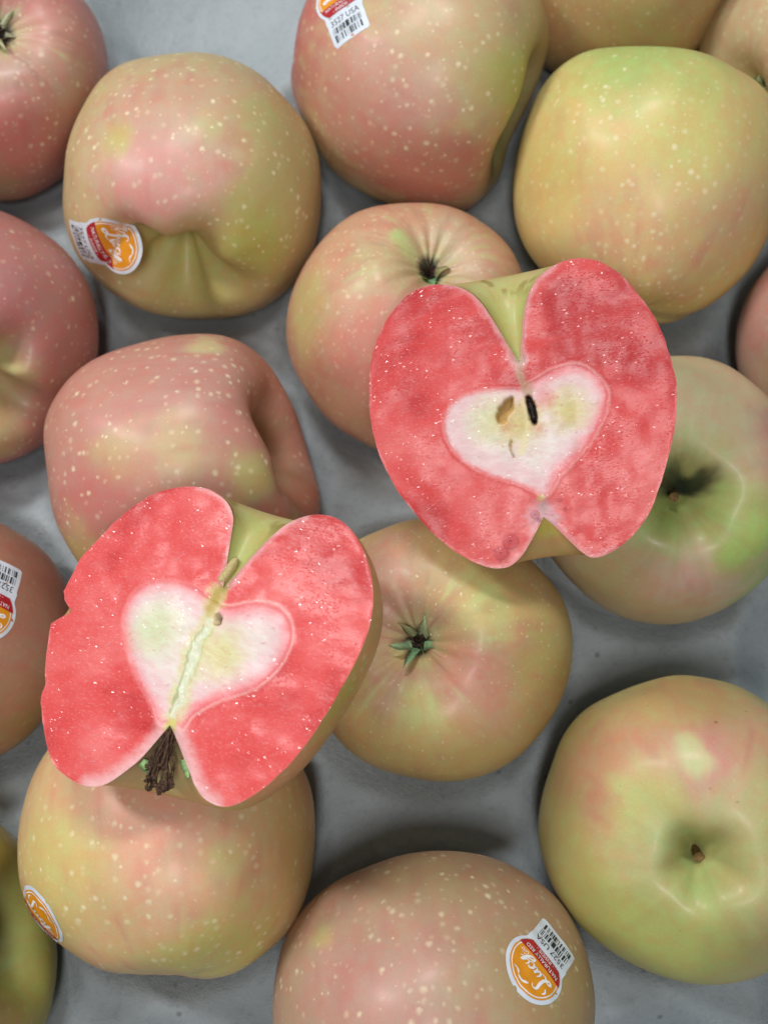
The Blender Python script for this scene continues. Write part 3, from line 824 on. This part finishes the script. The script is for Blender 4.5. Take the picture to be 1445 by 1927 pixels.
def disc_cells(rfun, rows=9, seg=56):
    V = [(0, 0)]
    for i in range(1, rows + 1):
        for j in range(seg):
            a = 2 * math.pi * j / seg
            V.append((rfun(a) * i / rows * math.cos(a), rfun(a) * i / rows * math.sin(a)))
    F = [(0, 1 + j, 1 + (j + 1) % seg) for j in range(seg)]
    F += [(a, b, c, d) for a, b, c, d in grid_faces(rows, seg, True, 1)]
    return V, F

def rect_cells(x0, x1, y0, y1, nx=12, ny=10, xf=None):
    V = []
    for i in range(ny + 1):
        y = y0 + (y1 - y0) * i / ny
        for j in range(nx + 1):
            a, b = (x0, x1) if xf is None else xf(y)
            V.append((a + (b - a) * j / nx, y))
    return V, grid_faces(ny + 1, nx + 1)

def sticker_layers():
    lay = []
    # white die-cut paper: disc joined to a tab, built row by row from its outline
    def out(y):
        hw = 0
        if abs(y) < 9.0:
            hw = math.sqrt(81 - y * y)
        if y < -5.6:
            yy = y + 17.0
            tab = 6.7 - (1.1 - math.sqrt(max(0, 1.21 - (1.1 - min(yy, 1.1)) ** 2)))
            k = 1.0
            hw = max(hw, tab) + .0
            if -8.6 < y < -5.0:
                hw += .25
        return -max(hw, .05), max(hw, .05)
    ys = np.concatenate([-17 + 1.1 * (1 - np.cos(np.linspace(0, math.pi / 2, 6))), np.linspace(-15.5, -9.2, 9), np.linspace(-8.9, 7.5, 24), 9.0 * np.cos(np.linspace(.55, 0, 8))])
    V, nx = [], 18
    for y in ys:
        a, b = out(float(y))
        V += [(a + (b - a) * j / nx, float(y)) for j in range(nx + 1)]
    lay.append(('paper', V, grid_faces(len(ys), nx + 1), 'paper'))
    # orange field: disc above the band
    def cap(r, y0, y1, n):
        V, m = [], 14
        for y in np.linspace(y0, y1, n):
            hw = math.sqrt(max(r * r - y * y, .002))
            V += [(-hw + 2 * hw * j / m, float(y)) for j in range(m + 1)]
        return V, grid_faces(n, m + 1)
    lay.append(('rim', *cap(7.9, -2.4, 7.89, 22), 'orange'))
    lay.append(('rim_line', *cap(7.45, -2.4, 7.44, 22), 'white'))
    lay.append(('field', *cap(7.15, -2.4, 7.14, 22), 'orange'))
    lay.append(('band', *rect_cells(-7.9, 7.9, -6.2, -2.4, 16, 5, lambda y: (-math.sqrt(8.3 ** 2 - y * y) + .3, math.sqrt(8.3 ** 2 - y * y) - .3)), 'red'))
    strokes = [
        ([(-2.0, 3.6), (-2.7, 4.3), (-3.5, 3.6), (-3.2, 1.8), (-3.3, .1), (-4.3, -1.0), (-5.0, -.5), (-4.1, 0), (-2.7, -.9), (-1.7, -.7)], .40),
        ([(-1.5, 1.4), (-1.8, .2), (-1.3, -.6), (-.7, 0), (-.3, 1.4), (-.5, .2), (-.1, -.6), (.4, -.2)], .33),
        ([(1.7, 1.0), (1.2, 1.4), (.5, .6), (.8, -.4), (1.6, -.5), (2.0, 0)], .33),
        ([(2.2, 1.5), (2.0, .5), (2.5, -.1), (3.2, .5), (3.7, 1.6), (3.4, -.2), (2.8, -1.5), (1.7, -1.9), (1.6, -1.2), (3.0, -.5), (4.6, .6)], .36),
        ([(-1.6, 4.7), (-.2, 5.7), (1.4, 5.4)], .42), ([(1.4, 5.2), (2.4, 4.4), (3.7, 4.4)], .30),
        ([(-4.8, 1.6), (-5.5, 2.4), (-5.2, 3.3)], .22)]
    V, F = join2([ribbon(p, w) for p, w in strokes])
    V = [(x * 1.12 + .15 * y, y * 1.02 + .3) for x, y in V]
    g = fit(text_mesh('Glo', 1, .3), 2.3, 1.5, 4.9, -.9)
    lay.append(('script', *join2([(V, F), g]), 'white'))
    lay.append(('band_lettering', *join2([fit(text_mesh('NATURALLY RED', 1), 11.6, 1.25, 0, -3.5), fit(text_mesh('- INSIDE -', 1), 6.4, 1.05, 0, -5.3)]), 'white'))
    rng = random.Random(3527)
    bars = []
    for y0, y1 in ((-12.9, -10.7), (-15.6, -13.3)):
        x = -5.3
        while x < 5.2:
            w = rng.choice((.14, .14, .24, .24, .4, .62))
            bars.append(rect_cells(x, min(x + w, 5.3), y0, y1, 1, 4))
            x += w + rng.choice((.2, .2, .3, .45, .6))
    bars.append(rect_cells(-.4, .75, -12.9, -10.7, 1, 4))
    lay.append(('barcode', *join2(bars), 'ink'))
    lay.append(('code_lettering', *fit(text_mesh('3527 USA', 1), 10.6, 2.0, 0, -9.0), 'ink'))
    return lay

LAY = sticker_layers()
LIFT = {'paper': .10, 'rim': .16, 'rim_line': .20, 'field': .24, 'band': .28, 'script': .32, 'band_lettering': .34, 'barcode': .17, 'code_lettering': .17}
PART = {'rim': 'orange_emblem', 'rim_line': 'emblem_line', 'field': 'orange_field', 'band': 'red_band', 'script': 'script_lettering', 'band_lettering': 'band_lettering', 'barcode': 'barcode', 'code_lettering': 'code_lettering'}
MATS = {'paper': M_PAPER, 'orange': M_ORANGE, 'red': M_RED, 'ink': M_INK, 'white': M_WHITE}

def build_sticker(key, bvh, label):
    n, t = (np.asarray(v, float) for v in APPLES[key]['sticker'])
    n /= np.linalg.norm(n)
    face = APPLES[key].get('face')
    t -= n * (t @ n)
    t /= np.linalg.norm(t)
    up = np.cross(n, t)
    Wv, _, M = APPLE_MESH[key]
    ctr = np.array(M.translation)
    hit = bvh.ray_cast(Vector(ctr + n * .09), Vector(-n))[0]
    c0 = np.array(hit)
    sc = APPLES[key].get('sticker_scale', 1.0)
    nrm = np.array(bvh.ray_cast(Vector(ctr + n * .09), Vector(-n))[1])
    # lie on the local tangent plane
    if nrm @ n > .5 or face:
        n2 = nrm / np.linalg.norm(nrm) if not face else np.asarray(face, float)
        n2 = n2 / np.linalg.norm(n2)
        t = t - n2 * (t @ n2)
        t /= np.linalg.norm(t)
        n = n2
        up = np.cross(n, t)
    Minv = M.inverted()
    rng = np.random.default_rng(len(key) + ord(key))
    w1, w2 = rng.uniform(-.12, .12, 2)
    def wrap(V, lift):
        out = []
        for u, v in V:
            u_, v_ = u * sc / 1000, v * sc / 1000
            p = c0 + t * u_ + up * v_
            h = bvh.ray_cast(Vector(p + n * .03), Vector(-n))[0]
            d2 = u_ * u_ + v_ * v_
            sag = -d2 / (2 * APPLES[key]['R']) * 1.7 - .0002
            hh = sag
            if h is not None:
                hh = max(sag, float((np.array(h) - p) @ n))
            hh += lift / 1000 + .00006 * math.sin(u * .9 + v * .5 + 3 * w1) + .00005 * math.sin(v * 1.3 + 9 * w2)
            out.append(Minv @ Vector(p + n * hh))
        return out
    paper = None
    for name, V, F, m in LAY:
        vs_ = wrap(V, LIFT[name])
        o = make_obj('sticker' if name == 'paper' else PART[name], [tuple(q) for q in vs_], F, MATS[m], None)
        if paper is None:
            paper = o
            o.parent = OBJ[key]
            o['label'] = label
        else:
            o.parent = paper
    return paper

for key, lab in (('B', 'white and orange fruit sticker lifting off into the stem hollow'), ('C', 'white and orange fruit sticker standing upright'),
                 ('J', 'white and orange fruit sticker cut by the left edge'), ('N', 'white and orange fruit sticker seen edge on'),
                 ('P', 'white and orange fruit sticker upside down')):
    Wv, fc, M = APPLE_MESH[key]
    build_sticker(key, BVHTree.FromPolygons([tuple(v) for v in Wv], fc), lab)

# ---------------------------------------------------------------- the two cut halves
def half_profiles(h, n=170):
    top, bot = np.array(h['top']), np.array(h['bot'])
    Lp = smooth_curve([top] + list(h['left']) + [bot], n)
    Rp = smooth_curve([top] + list(h['right']) + [bot], n)
    return Lp, Rp

def build_half(name, h, cfg):
    n = 170
    Lp, Rp = half_profiles(h, n)
    O = np.array(h['O'])
    B = np.array([h['x'], h['y'], h['n']]).T
    top, bot = np.array(h['top']), np.array(h['bot'])
    seed = cfg['seed']
    # ragged chips on the rim (millimetres pushed inwards), left profile only
    chip = np.zeros(n)
    for (yc, w, dep, skew) in cfg['chips']:
        y = Lp[:, 1]
        on = Lp[:, 0] < -20
        u = (y - yc) / w
        prof = np.clip(1 - np.abs(u) ** (1.3 if skew else 2), 0, 1)
        if skew:
            prof = np.where(u < 0, np.clip(1 - np.abs(u) ** .55, 0, 1), np.clip(1 - np.abs(u), 0, 1))
        chip += on * prof * dep * (1 + (.35 if skew else 0) * vnoise(np.stack([np.arange(n) * 1.3, 9 + 0 * y, 0 * y], 1), seed))
    chip += (np.abs(Lp[:, 0]) > 12) * .12 * vnoise(np.stack([np.arange(n) * .35, 0 * chip, 0 * chip], 1), seed)
    Lc = Lp.copy()
    Lc[:, 0] += chip
    rw = (np.abs(Rp[:, 0]) > 12) * .12 * vnoise(np.stack([np.arange(n) * .33, 5 + 0 * chip, 0 * chip], 1), seed)
    Rc = Rp.copy()
    Rc[:, 0] += rw
    # --- skin: profile turned half a revolution behind the cut
    na = 96
    al = np.linspace(0, math.pi, na)
    V = np.zeros((n, na, 3))
    dep = cfg['depth']
    for j, a in enumerate(al):
        w = (1 - math.cos(a)) / 2
        w = a / math.pi
        xr, yr = Rp[:, 0], Rp[:, 1]
        xl, yl = -Lp[:, 0], Lp[:, 1]
        rho = xr * (1 - w) + xl * w
        y = yr * (1 - w) + yl * w
        q = np.exp(-(a * np.maximum(rho, 4) / 3.2) ** 2)
        q2 = np.exp(-((math.pi - a) * np.maximum(rho, 4) / 3.2) ** 2)
        rho = rho + rw * q - chip * q2
        lob = 1 + .012 * math.cos(5 * a + seed) * math.sin(a)
        V[:, j, 0] = rho * math.cos(a)
        V[:, j, 1] = y
        V[:, j, 2] = -rho * math.sin(a) * dep * lob
    Vs = V.reshape(-1, 3)
    faces = [(a, d, c, b) for a, b, c, d in grid_faces(n, na)]
    # skin colours
    tt = np.repeat(np.linspace(0, 1, n), na)
    aa = np.tile(al, n)
    D = Vs / 40.0
    f1 = fbm(D * 2.2 + seed, seed, 3)
    f2 = fbm(D * 7 + seed, seed + 3, 3)
    stk = fbm(np.stack([aa * 6, tt * 3, 0 * tt], 1), seed + 9, 3)
    col = np.tile(lin(cfg['skin'][0]), (len(Vs), 1))
    col = mix(col, lin(cfg['skin'][1]), sstep(-.2, .5, f1))
    col = mix(col, lin(cfg['skin'][2]), sstep(.1, .6, -f1 + .3 * f2) * .8)
    rr = np.hypot(Vs[:, 0], Vs[:, 2])
    tw = (tt < .3) * sstep(17, 11, rr + 2.5 * stk)
    col = mix(col, lin((186, 180, 122)), tw)
    col = mix(col, lin((172, 170, 100)), (tt < .2) * sstep(10, 5, rr + 3 * stk) * .8)
    rus = (tt < .3) * sstep(.05, .30, f2 + .6 * stk) * sstep(4, 8, rr) * sstep(19, 14, rr)
    edge = sstep(.34, .10, aa) + sstep(.34, .10, math.pi - aa)
    col = mix(col, lin((132, 104, 42)), np.clip((tt < .3) * edge * sstep(2, 7, rr) * sstep(17, 13, rr) * .8 * (f2 > -.25) + rus * .6, 0, 1))
    col = mix(col, lin(cfg['bot_col']), (tt > .72) * sstep(16, 9, rr) * .8)
    col = mix(col, lin((206, 192, 96)), (tt > .8) * sstep(5.5, 2.5, rr) * .9 * cfg['bot_yellow'])
    col = mix(col, lin((120, 98, 70)), (tt > .8) * sstep(9, 3, rr) * .85 * cfg['bot_dark'])
    # --- cut flesh
    m = 118
    t01 = np.linspace(0, 1, n)
    ax = top[None, :] + (bot - top)[None, :] * sstep(.04, .96, t01)[:, None]
    s = np.linspace(0, 1, m) ** .92
    rows = []
    for i in range(n):
        lft = ax[i] + (Lc[i] - ax[i]) * s[::-1][:, None]
        rgt = ax[i] + (Rc[i] - ax[i]) * s[1:][:, None]
        rows.append(np.vstack([lft, rgt]))
    P2 = np.array(rows)
    mw = 2 * m - 1
    Pf = P2.reshape(-1, 2)
    S = np.tile(np.concatenate([s[::-1], s[1:]]), n)
    # distance from the rim, in millimetres
    rim = np.repeat(np.minimum(np.linalg.norm(Lc - ax, axis=1), 999), 1)
    lenL = np.linalg.norm(Lc - ax, axis=1)
    lenR = np.linalg.norm(Rc - ax, axis=1)
    ln = np.concatenate([np.repeat(lenL[:, None], m, 1), np.repeat(lenR[:, None], m - 1, 1)], 1).ravel()
    outline = np.vstack([Lc, Rc[::-1]])
    dr = line_d(Pf, np.vstack([outline[::2], outline[:1]]))
    wall = np.vstack([Lc[:int(n * .20)][::-1], Rc[:int(n * .20)]])
    dwt = line_d(Pf, wall[::2])
    wallb = np.vstack([Lc[int(n * .84):], Rc[int(n * .84):][::-1]])
    dwb = line_d(Pf, wallb[::2])
    P3 = np.column_stack([Pf, np.full(len(Pf), seed * 2.0)])
    ca, sa = math.cos(cfg['grain']), math.sin(cfg['grain'])
    G = np.column_stack([Pf[:, 0] * ca + Pf[:, 1] * sa, -Pf[:, 0] * sa + Pf[:, 1] * ca, 0 * Pf[:, 0]])
    nb = fbm(P3 * np.array([.06, .06, 1]), seed, 2)
    ng = fbm(G * np.array([.16, .5, 1]) + seed, seed + 4, 4)
    nf = fbm(P3 * .8, seed + 8, 3)
    cen = (top + bot) / 2
    angp = np.arctan2(Pf[:, 1] - cen[1], Pf[:, 0] - cen[0])
    radp = np.hypot(Pf[:, 0] - cen[0], Pf[:, 1] - cen[1])
    radial = fbm(np.column_stack([np.cos(angp) * 14, np.sin(angp) * 14, radp * .12]) + seed, seed + 51, 3)
    col2 = np.tile(lin(cfg['red']), (len(Pf), 1))
    col2 = mix(col2, lin(cfg['pale']), sstep(-.1, .8, nb + .18 * ng + .25 * radial) * .75)
    col2 = mix(col2, lin(cfg['deep']), sstep(.0, .6, -nb + .25 * ng) * .85)
    # pale flesh beside the hollows and under the peel
    col2 = mix(col2, lin((236, 200, 200)), sstep(1.8, .2, dwt + .8 * nf) * .4)
    col2 = mix(col2, lin((238, 206, 204)), sstep(4.6 if cfg['bot_dark'] else 2.0, .3, dwb + .9 * nf) * (.65 if cfg['bot_dark'] else .3))
    col2 = mix(col2, lin((240, 176, 168)), sstep(.4, .05, dr) * .12)
    # heart shaped core
    heart = smooth_curve(h['heart'] + h['heart'][:1], 160)[:-1]
    sd = poly_sd(Pf, heart[::2]) + .35 * nf + cfg['heart_soft'] * nb
    ins = sstep(.5, -1.7, sd)
    core = np.tile(lin((236, 138, 142)), (len(Pf), 1))
    core = mix(core, lin((230, 206, 204)), sstep(.3, cfg['band'], -sd + .9 * ng + cfg['band_side'] * sstep(4, -4, Pf[:, 0])) * .92)
    core = mix(core, lin((232, 226, 214)), sstep(4, 8, -sd + 1.5 * nb) * .7)
    for (px, py), r, c, st in cfg['tints']:
        d = np.hypot(Pf[:, 0] - px, Pf[:, 1] - py)
        core = mix(core, lin(c), sstep(r, r * .1, d + r * .10 * nf + r * .15 * ng) * st)
    col2 = col2 * (1 - ins[:, None]) + core * ins[:, None]
    col2 = mix(col2, lin((246, 196, 190)), np.exp(-((sd - .15) / .42) ** 2) * (.65 + .35 * np.sign(Pf[:, 0])) * cfg['heart_line'])
    Pw = Pf + .9 * np.column_stack([vnoise(P3 * .28, seed + 61), vnoise(P3 * .28, seed + 62)]) + .3 * np.column_stack([vnoise(P3 * 1.1, seed + 63), vnoise(P3 * 1.1, seed + 64)])
    for pts, w, c, st in cfg['lines']:
        d = line_d(Pw, pts)
        col2 = mix(col2, lin(c), sstep(w, w * .3, d + .35 * w * nf) * st)
    for (px, py), r, c, st in cfg['over']:
        d = np.hypot(Pf[:, 0] - px, Pf[:, 1] - py)
        col2 = mix(col2, lin(c), sstep(r, r * .2, d + r * .3 * nf + r * .2 * ng) * st)
    # relief
    z = .05 * fbm(G * np.array([.22, .5, 1]), seed + 21, 2) + .6 * nb * sstep(0, 8, dr) + .16 * vnoise(P3 * .22, seed + 23)
    z += .25 * np.exp(-((sd) / .5) ** 2) * .5
    for poly, depth, c, soft in cfg['holes']:
        q = poly_sd(Pf, smooth_curve(list(poly) + [poly[0]], 40)[:-1]) + .3 * nf
        q = q - .45
        wv = sstep(.1, -soft, q)
        z -= depth * wv
        col2 = mix(col2, lin(c), sstep(.15, -.5, q))
    for pts, w, depth in cfg['grooves']:
        d = line_d(Pw, pts)
        z -= depth * sstep(w, 0, d + .25 * nf)
    z *= sstep(0, .5, dr)
    Vf = np.column_stack([Pf, z])
    faces_f = grid_faces(n, mw)
    # orientation of faces: normal towards +z
    a, b_, c_ = Vf[faces_f[len(faces_f) // 2][0]], Vf[faces_f[len(faces_f) // 2][1]], Vf[faces_f[len(faces_f) // 2][2]]
    if np.cross(b_ - a, c_ - a)[2] < 0:
        faces_f = [f[::-1] for f in faces_f]
    # --- put it down on the apples: lower along z until it touches
    best = 1e9
    Wv = (Vs / 1000) @ B.T + O
    for key in cfg['on']:
        Wa, fa, _ = APPLE_MESH[key]
        bv = BVHTree.FromPolygons([tuple(v) for v in Wa], fa)
        for p in Wv[::3]:
            r = bv.ray_cast(Vector((p[0], p[1], .30)), Vector((0, 0, -1)))[0]
            if r is not None:
                best = min(best, p[2] - r.z)
    print('HALF', name, 'gap to apples %.4f' % best)
    O = O + np.array([0, 0, -best - .0004])
    M = Matrix([[*B[i], O[i]] for i in range(3)] + [[0, 0, 0, 1]])
    root = bpy.data.objects.new('cut_apple_half', None)
    root.empty_display_size = .01
    COL.objects.link(root)
    root.matrix_world = M
    z0 = np.zeros(len(Vs))
    make_obj('peel', Vs / 1000, faces, M_SKIN, root, attrs={'Col': np.clip(col, 0, .95), 'spot': z0 + .5 * ((tt > .3) & (tt < .8)), 'fine': z0 + .4 * (tt > .25)})
    fl = make_obj('cut_flesh', Vf / 1000, faces_f, cfg['mat'], root, attrs={'Col': np.clip(col2, .003, .95), 'wet': sstep(-1.3, -.5, z) * (.75 + .25 * sstep(.2, 1.2, sd))})
    # droplets of juice on the cut
    rng = np.random.default_rng(seed)
    parts = []
    tot = 0
    idx = rng.permutation(len(Pf))
    clump = fbm(P3 * .22, seed + 40, 3)
    inside_hole = z < -1.0
    for i in idx:
        if tot >= cfg['drops']:
            break
        if dr[i] < .6 or inside_hole[i] or clump[i] + rng.uniform(-.5, .5) < .0:
            continue
        # thin out where the grid is dense
        if rng.uniform() > min(1, ln[i] / 34) ** 2 * (.25 + .75 * S[i]):
            continue
        r = .10 + .28 * rng.uniform() ** 2.5
        el = cfg['elong'] * rng.uniform(.5, 1.4) + 1
        ang = cfg['grain'] + rng.normal(0, .35)
        c, s_ = math.cos(ang), math.sin(ang)
        v = []
        for (rad, hh) in ((1, -.1), (.72, .45)):
            for k in range(6):
                w = k * math.pi / 3
                x, y = math.cos(w) * rad * r * el, math.sin(w) * rad * r
                v.append((Pf[i, 0] + x * c - y * s_, Pf[i, 1] + x * s_ + y * c, z[i] + hh * r))
        v.append((Pf[i, 0], Pf[i, 1], z[i] + .62 * r))
        f = grid_faces(2, 6, True) + [(6 + k, 12, 6 + (k + 1) % 6) for k in range(6)]
        f = [q[::-1] for q in f[:6]] + [(a_, c2, b2) for a_, b2, c2 in f[6:]]
        parts.append((v, f))
        tot += 1
    Vd, Fd = join(parts)
    dj = make_obj('juice_droplets', np.array(Vd) / 1000, Fd, M_JUICE, fl)
    dj['kind'] = 'stuff'
    return root, fl, M, Pf, z

def dome(c, r, z0, flat=.8, seg=18, rows=7):
    V, F = [], []
    for i in range(rows):
        a = math.pi / 2 * i / rows
        for k in range(seg):
            w = 2 * math.pi * k / seg
            V.append((c[0] + r * math.cos(a) * math.cos(w), c[1] + r * math.cos(a) * math.sin(w), z0 + r * flat * math.sin(a)))
    V.append((c[0], c[1], z0 + r * flat))
    F = [(a, d, c_, b) for a, b, c_, d in grid_faces(rows, seg, True)]
    F = [f[::-1] for f in F]
    F += [((rows - 1) * seg + k, (rows - 1) * seg + (k + 1) % seg, rows * seg) for k in range(seg)]
    return V, F

hu, hl = HALVES['upper'], HALVES['lower']
eu, el_ = hu['extra'], hl['extra']
CFG_U = dict(seed=5, depth=.90, grain=.15, elong=.4, drops=420, chips=[], skin=[(206, 172, 112), (212, 160, 118), (190, 178, 100)], bot_col=(196, 164, 112), bot_yellow=1, bot_dark=0,
    red=(219, 76, 74), pale=(236, 126, 122), deep=(190, 40, 44), band=4.2, band_side=2.2, heart_soft=.25, heart_line=.4, on=['F', 'G', 'K', 'L', 'I', 'C'],
    tints=[(eu['yellow'][0], 9, (212, 200, 126), .85), (eu['yellow_left'][0], 9.5, (214, 216, 164), .85), ((np.mean(eu['ovary'], 0)[0], np.mean(eu['ovary'], 0)[1]), 9.5, (206, 192, 116), .9),
           ((np.mean(eu['hole_dark'], 0)[0] + 4, np.mean(eu['hole_dark'], 0)[1] + 3), 4.5, (218, 110, 100), .6)],
    lines=[([(np.mean(eu['hole_dark'], 0)[0] - 1.6, np.mean(eu['hole_dark'], 0)[1] + 3), (np.mean(eu['hole_dark'], 0)[0] - 1.2, np.mean(eu['hole_dark'], 0)[1] - 5), (eu['slit'][2][0] + 2.5, eu['slit'][2][1])], 1.3, (226, 218, 166), .8), (eu['slit'], .8, (150, 120, 50), .8), ([hu['top'], np.mean(eu['hole_dark'], 0)], 1.6, (178, 148, 112), .7)],
    over=[(hu['bot'], 6.5, (198, 158, 166), .75), ((hu['bot'][0], hu['bot'][1] + 2.5), 2.2, (176, 138, 132), .7), ((np.mean(eu['hole_amber'], 0)[0], np.mean(eu['hole_amber'], 0)[1] - 3.5), 3.4, (204, 150, 104), .6), ((np.mean(eu['hole_dark'], 0)[0] + 1, np.mean(eu['hole_dark'], 0)[1] - 5), 3.0, (204, 146, 100), .6), (hu['top'], 3.2, (214, 170, 160), .7),
          ((hu['bot'][0], hu['bot'][1] + 5.4), 1.6, (206, 196, 130), .8)],
    holes=[(eu['hole_dark'], 9.0, (26, 12, 8), .45), (eu['hole_amber'], 2.4, (190, 158, 92), 1.1)],  # dark hole floor: seed brown with the pocket's shade painted in
    grooves=[(eu['slit'], .6, .7)], mat=flesh_material(-.15))
cfg_notch_y = float(np.mean([q[1] for q in el_['notch']]))
CFG_L = dict(seed=9, depth=.84, grain=.42, elong=1.3, drops=520, chips=[(cfg_notch_y, 4.2, 6.0, True), (-24.0, 2.4, -.7, False), (-20.0, 1.6, .5, False)], skin=[(208, 168, 104), (214, 158, 112), (190, 176, 92)], bot_col=(182, 164, 116), bot_yellow=0, bot_dark=1,
    red=(222, 80, 78), pale=(236, 126, 122), deep=(196, 46, 48), band=4.6, band_side=.6, heart_soft=.15, heart_line=.6, on=['I', 'K', 'N', 'J', 'G'],
    tints=[(el_['yellow'][0], 10.5, (214, 208, 142), .85), (el_['yellow_left'][0], 11, (208, 218, 172), .85)],
    lines=[(el_['core'], 4.2, (216, 214, 150), .75), (el_['core'][2:], 1.7, (220, 230, 206), .8), ([(q[0] - 1.2, q[1]) for q in el_['core'][2:]], .4, (150, 168, 112), .7), ([(q[0] + 1.6, q[1]) for q in el_['core'][2:5]], .5, (176, 190, 120), .5)],
    over=[(el_['core'][0], 3.4, (172, 150, 46), .9), (el_['core'][1], 2.6, (182, 158, 60), .8), (hl['bot'], 2.6, (206, 208, 110), .85), (hl['top'], 2.2, (170, 160, 70), .7)],
    holes=[(el_['hole_dark'], 6.0, (14, 8, 5), .25)],  # near-black floor colour, the hole's own shade painted over its brown
    grooves=[(el_['core'][2:], .45, .6)], mat=flesh_material(-.42))
ru, fu, Mu, Pu, zu = build_half('upper', hu, CFG_U)
tag(ru, 'apple half showing red flesh and heart core with dark seed hole, upper right', 'apple half', 'cut apple halves on top of the whole apples')
rl, fl_, Ml, Pl, zl = build_half('lower', hl, CFG_L)
tag(rl, 'apple half with chipped left rim and brown dried blossom end, lower left', 'apple half', 'cut apple halves on top of the whole apples')

def z_at(P, z, q):
    return float(z[np.argmin((P[:, 0] - q[0]) ** 2 + (P[:, 1] - q[1]) ** 2)])

for q, r in zip(eu['bub'] + [(eu['bub'][2][0] + .9, eu['bub'][2][1] - 1.6), (eu['bub'][0][0] + 1.9, eu['bub'][0][1] - .3), (eu['bub'][0][0] - 1.7, eu['bub'][0][1] + 1.0), (eu['bub'][3][0] + .6, eu['bub'][3][1] + 1.6)], (2.0, 2.3, 1.3, .75, .7, .7, .5, .45, .4)):
    v, f = dome(q, r, z_at(Pu, zu, q) + .02, .55)
    make_obj('juice_bubble', np.array(v) / 1000, f, M_BUBBLE, fu)

# seed wall inside the amber pocket
rng = random.Random(4)

# dried blossom end of the lower half: stamens, sepals; and its stem stub
tuft = np.array(el_['tuft'])
a0, a2 = tuft[0], tuft[2]
d = a2 - a0
ln = np.linalg.norm(d)
d = d / ln
nrm2 = np.array([-d[1], d[0]])
parts, ends = [], []
for i in range(32):
    off = rng.uniform(-1, 1)
    tip = .60 + .50 * rng.random()
    side = 1 if off > 0 else -1
    p = []
    for j in range(9):
        t = j / 8
        w = off * (.6 + 3.1 * t ** 1.3) + (.4 + .8 * ((i * 7) % 5) / 5) * math.sin((3 + i % 4) * t + i)
        zz = -1.4 + 1.6 * math.sin(2.2 * t) * rng.uniform(.7, 1.2) - .6 * (i % 4) + .9 * t
        q = a0 + d * (ln * tip * t) + nrm2 * w
        p.append((q[0], q[1], zz))
    parts.append(tube(p, [.19 + .08 * math.sin(3 * j / 8 + i) for j in range(9)], 5))
    e = p[-1]
    ang = rng.uniform(0, 6)
    parts.append(tube([e, (e[0] + .5 * math.cos(ang), e[1] - .5, e[2] + .2), (e[0] + .9 * math.cos(ang), e[1] - .3, e[2] - .3)], [.5, .55, .25], 6))
for (u, w, r) in ((.97, 2.2, 1.5), (1.02, 1.3, 1.3), (.86, -2.2, 1.0), (.90, 2.6, 1.2)):
    q = a0 + d * ln * u + nrm2 * w
    pts = [(q[0] + r * math.cos(k * 1.1) * .6, q[1] + r * math.sin(k * 1.1) * .5, .3 * math.sin(k * 2.0) - .4) for k in range(7)]
    parts.append(tube(pts, [r * .42 * (1 + .3 * math.sin(k * 2.3)) for k in range(7)], 7))
v, f = join(parts)
make_obj('dried_stamens', np.array(v) / 1000, f, M_TUFT_BR, rl)

def flat_sepal(a, b, w, zb, ztip, mat):
    a, b = np.array(a), np.array(b)
    dd = b - a
    l2 = np.linalg.norm(dd)
    dd /= l2
    nn = np.array([-dd[1], dd[0]])
    V = []
    k = 9
    for i in range(k + 1):
        t = i / k
        ww = w * (math.sin(math.pi * min(1, .25 + .75 * t)) ** .7) + .05
        c = a + dd * l2 * t + nn * .6 * math.sin(t * 3)
        zz = zb + (ztip - zb) * t + .5 * math.sin(t * 3.1)
        for s_, h_ in ((-1, .25), (0, .0), (1, .3), (0, -.4)):
            q = c + nn * ww * s_
            V.append((q[0], q[1], zz + h_))
    F = grid_faces(k + 1, 4, True) + [(3, 2, 1, 0), (4 * k, 4 * k + 1, 4 * k + 2, 4 * k + 3)]
    return make_obj('sepal', np.array(V) / 1000, F, mat, rl)

flat_sepal(el_['sepL'][0], (el_['sepL'][1][0] + .4, el_['sepL'][1][1] - 2.0), 1.3, -1.0, -2.2, M_SEPAL)
flat_sepal((el_['sepR'][0][0] + .5, el_['sepR'][0][1] + 2.6), el_['sepR'][1], 1.1, -2.0, -.5, M_SEPAL)
flat_sepal((el_['sepR'][0][0] + 2.0, el_['sepR'][0][1] + 4.2), (el_['sepR'][0][0] + .6, el_['sepR'][0][1] + .5), 1.0, -2.4, -3.0, M_SEPAL)
st = np.array(el_['stem'])
p = [(*(st[0] + (st[1] - st[0]) * t), -1.1 - .3 * t) for t in np.linspace(-.15, 1, 9)]
v, f = tube([np.array(q) for q in p], [1.25, 1.3, 1.35, 1.4, 1.4, 1.35, 1.25, 1.05, .6], 12)
make_obj('stem', np.array(v) / 1000, f, M_STEM_CUT, rl)
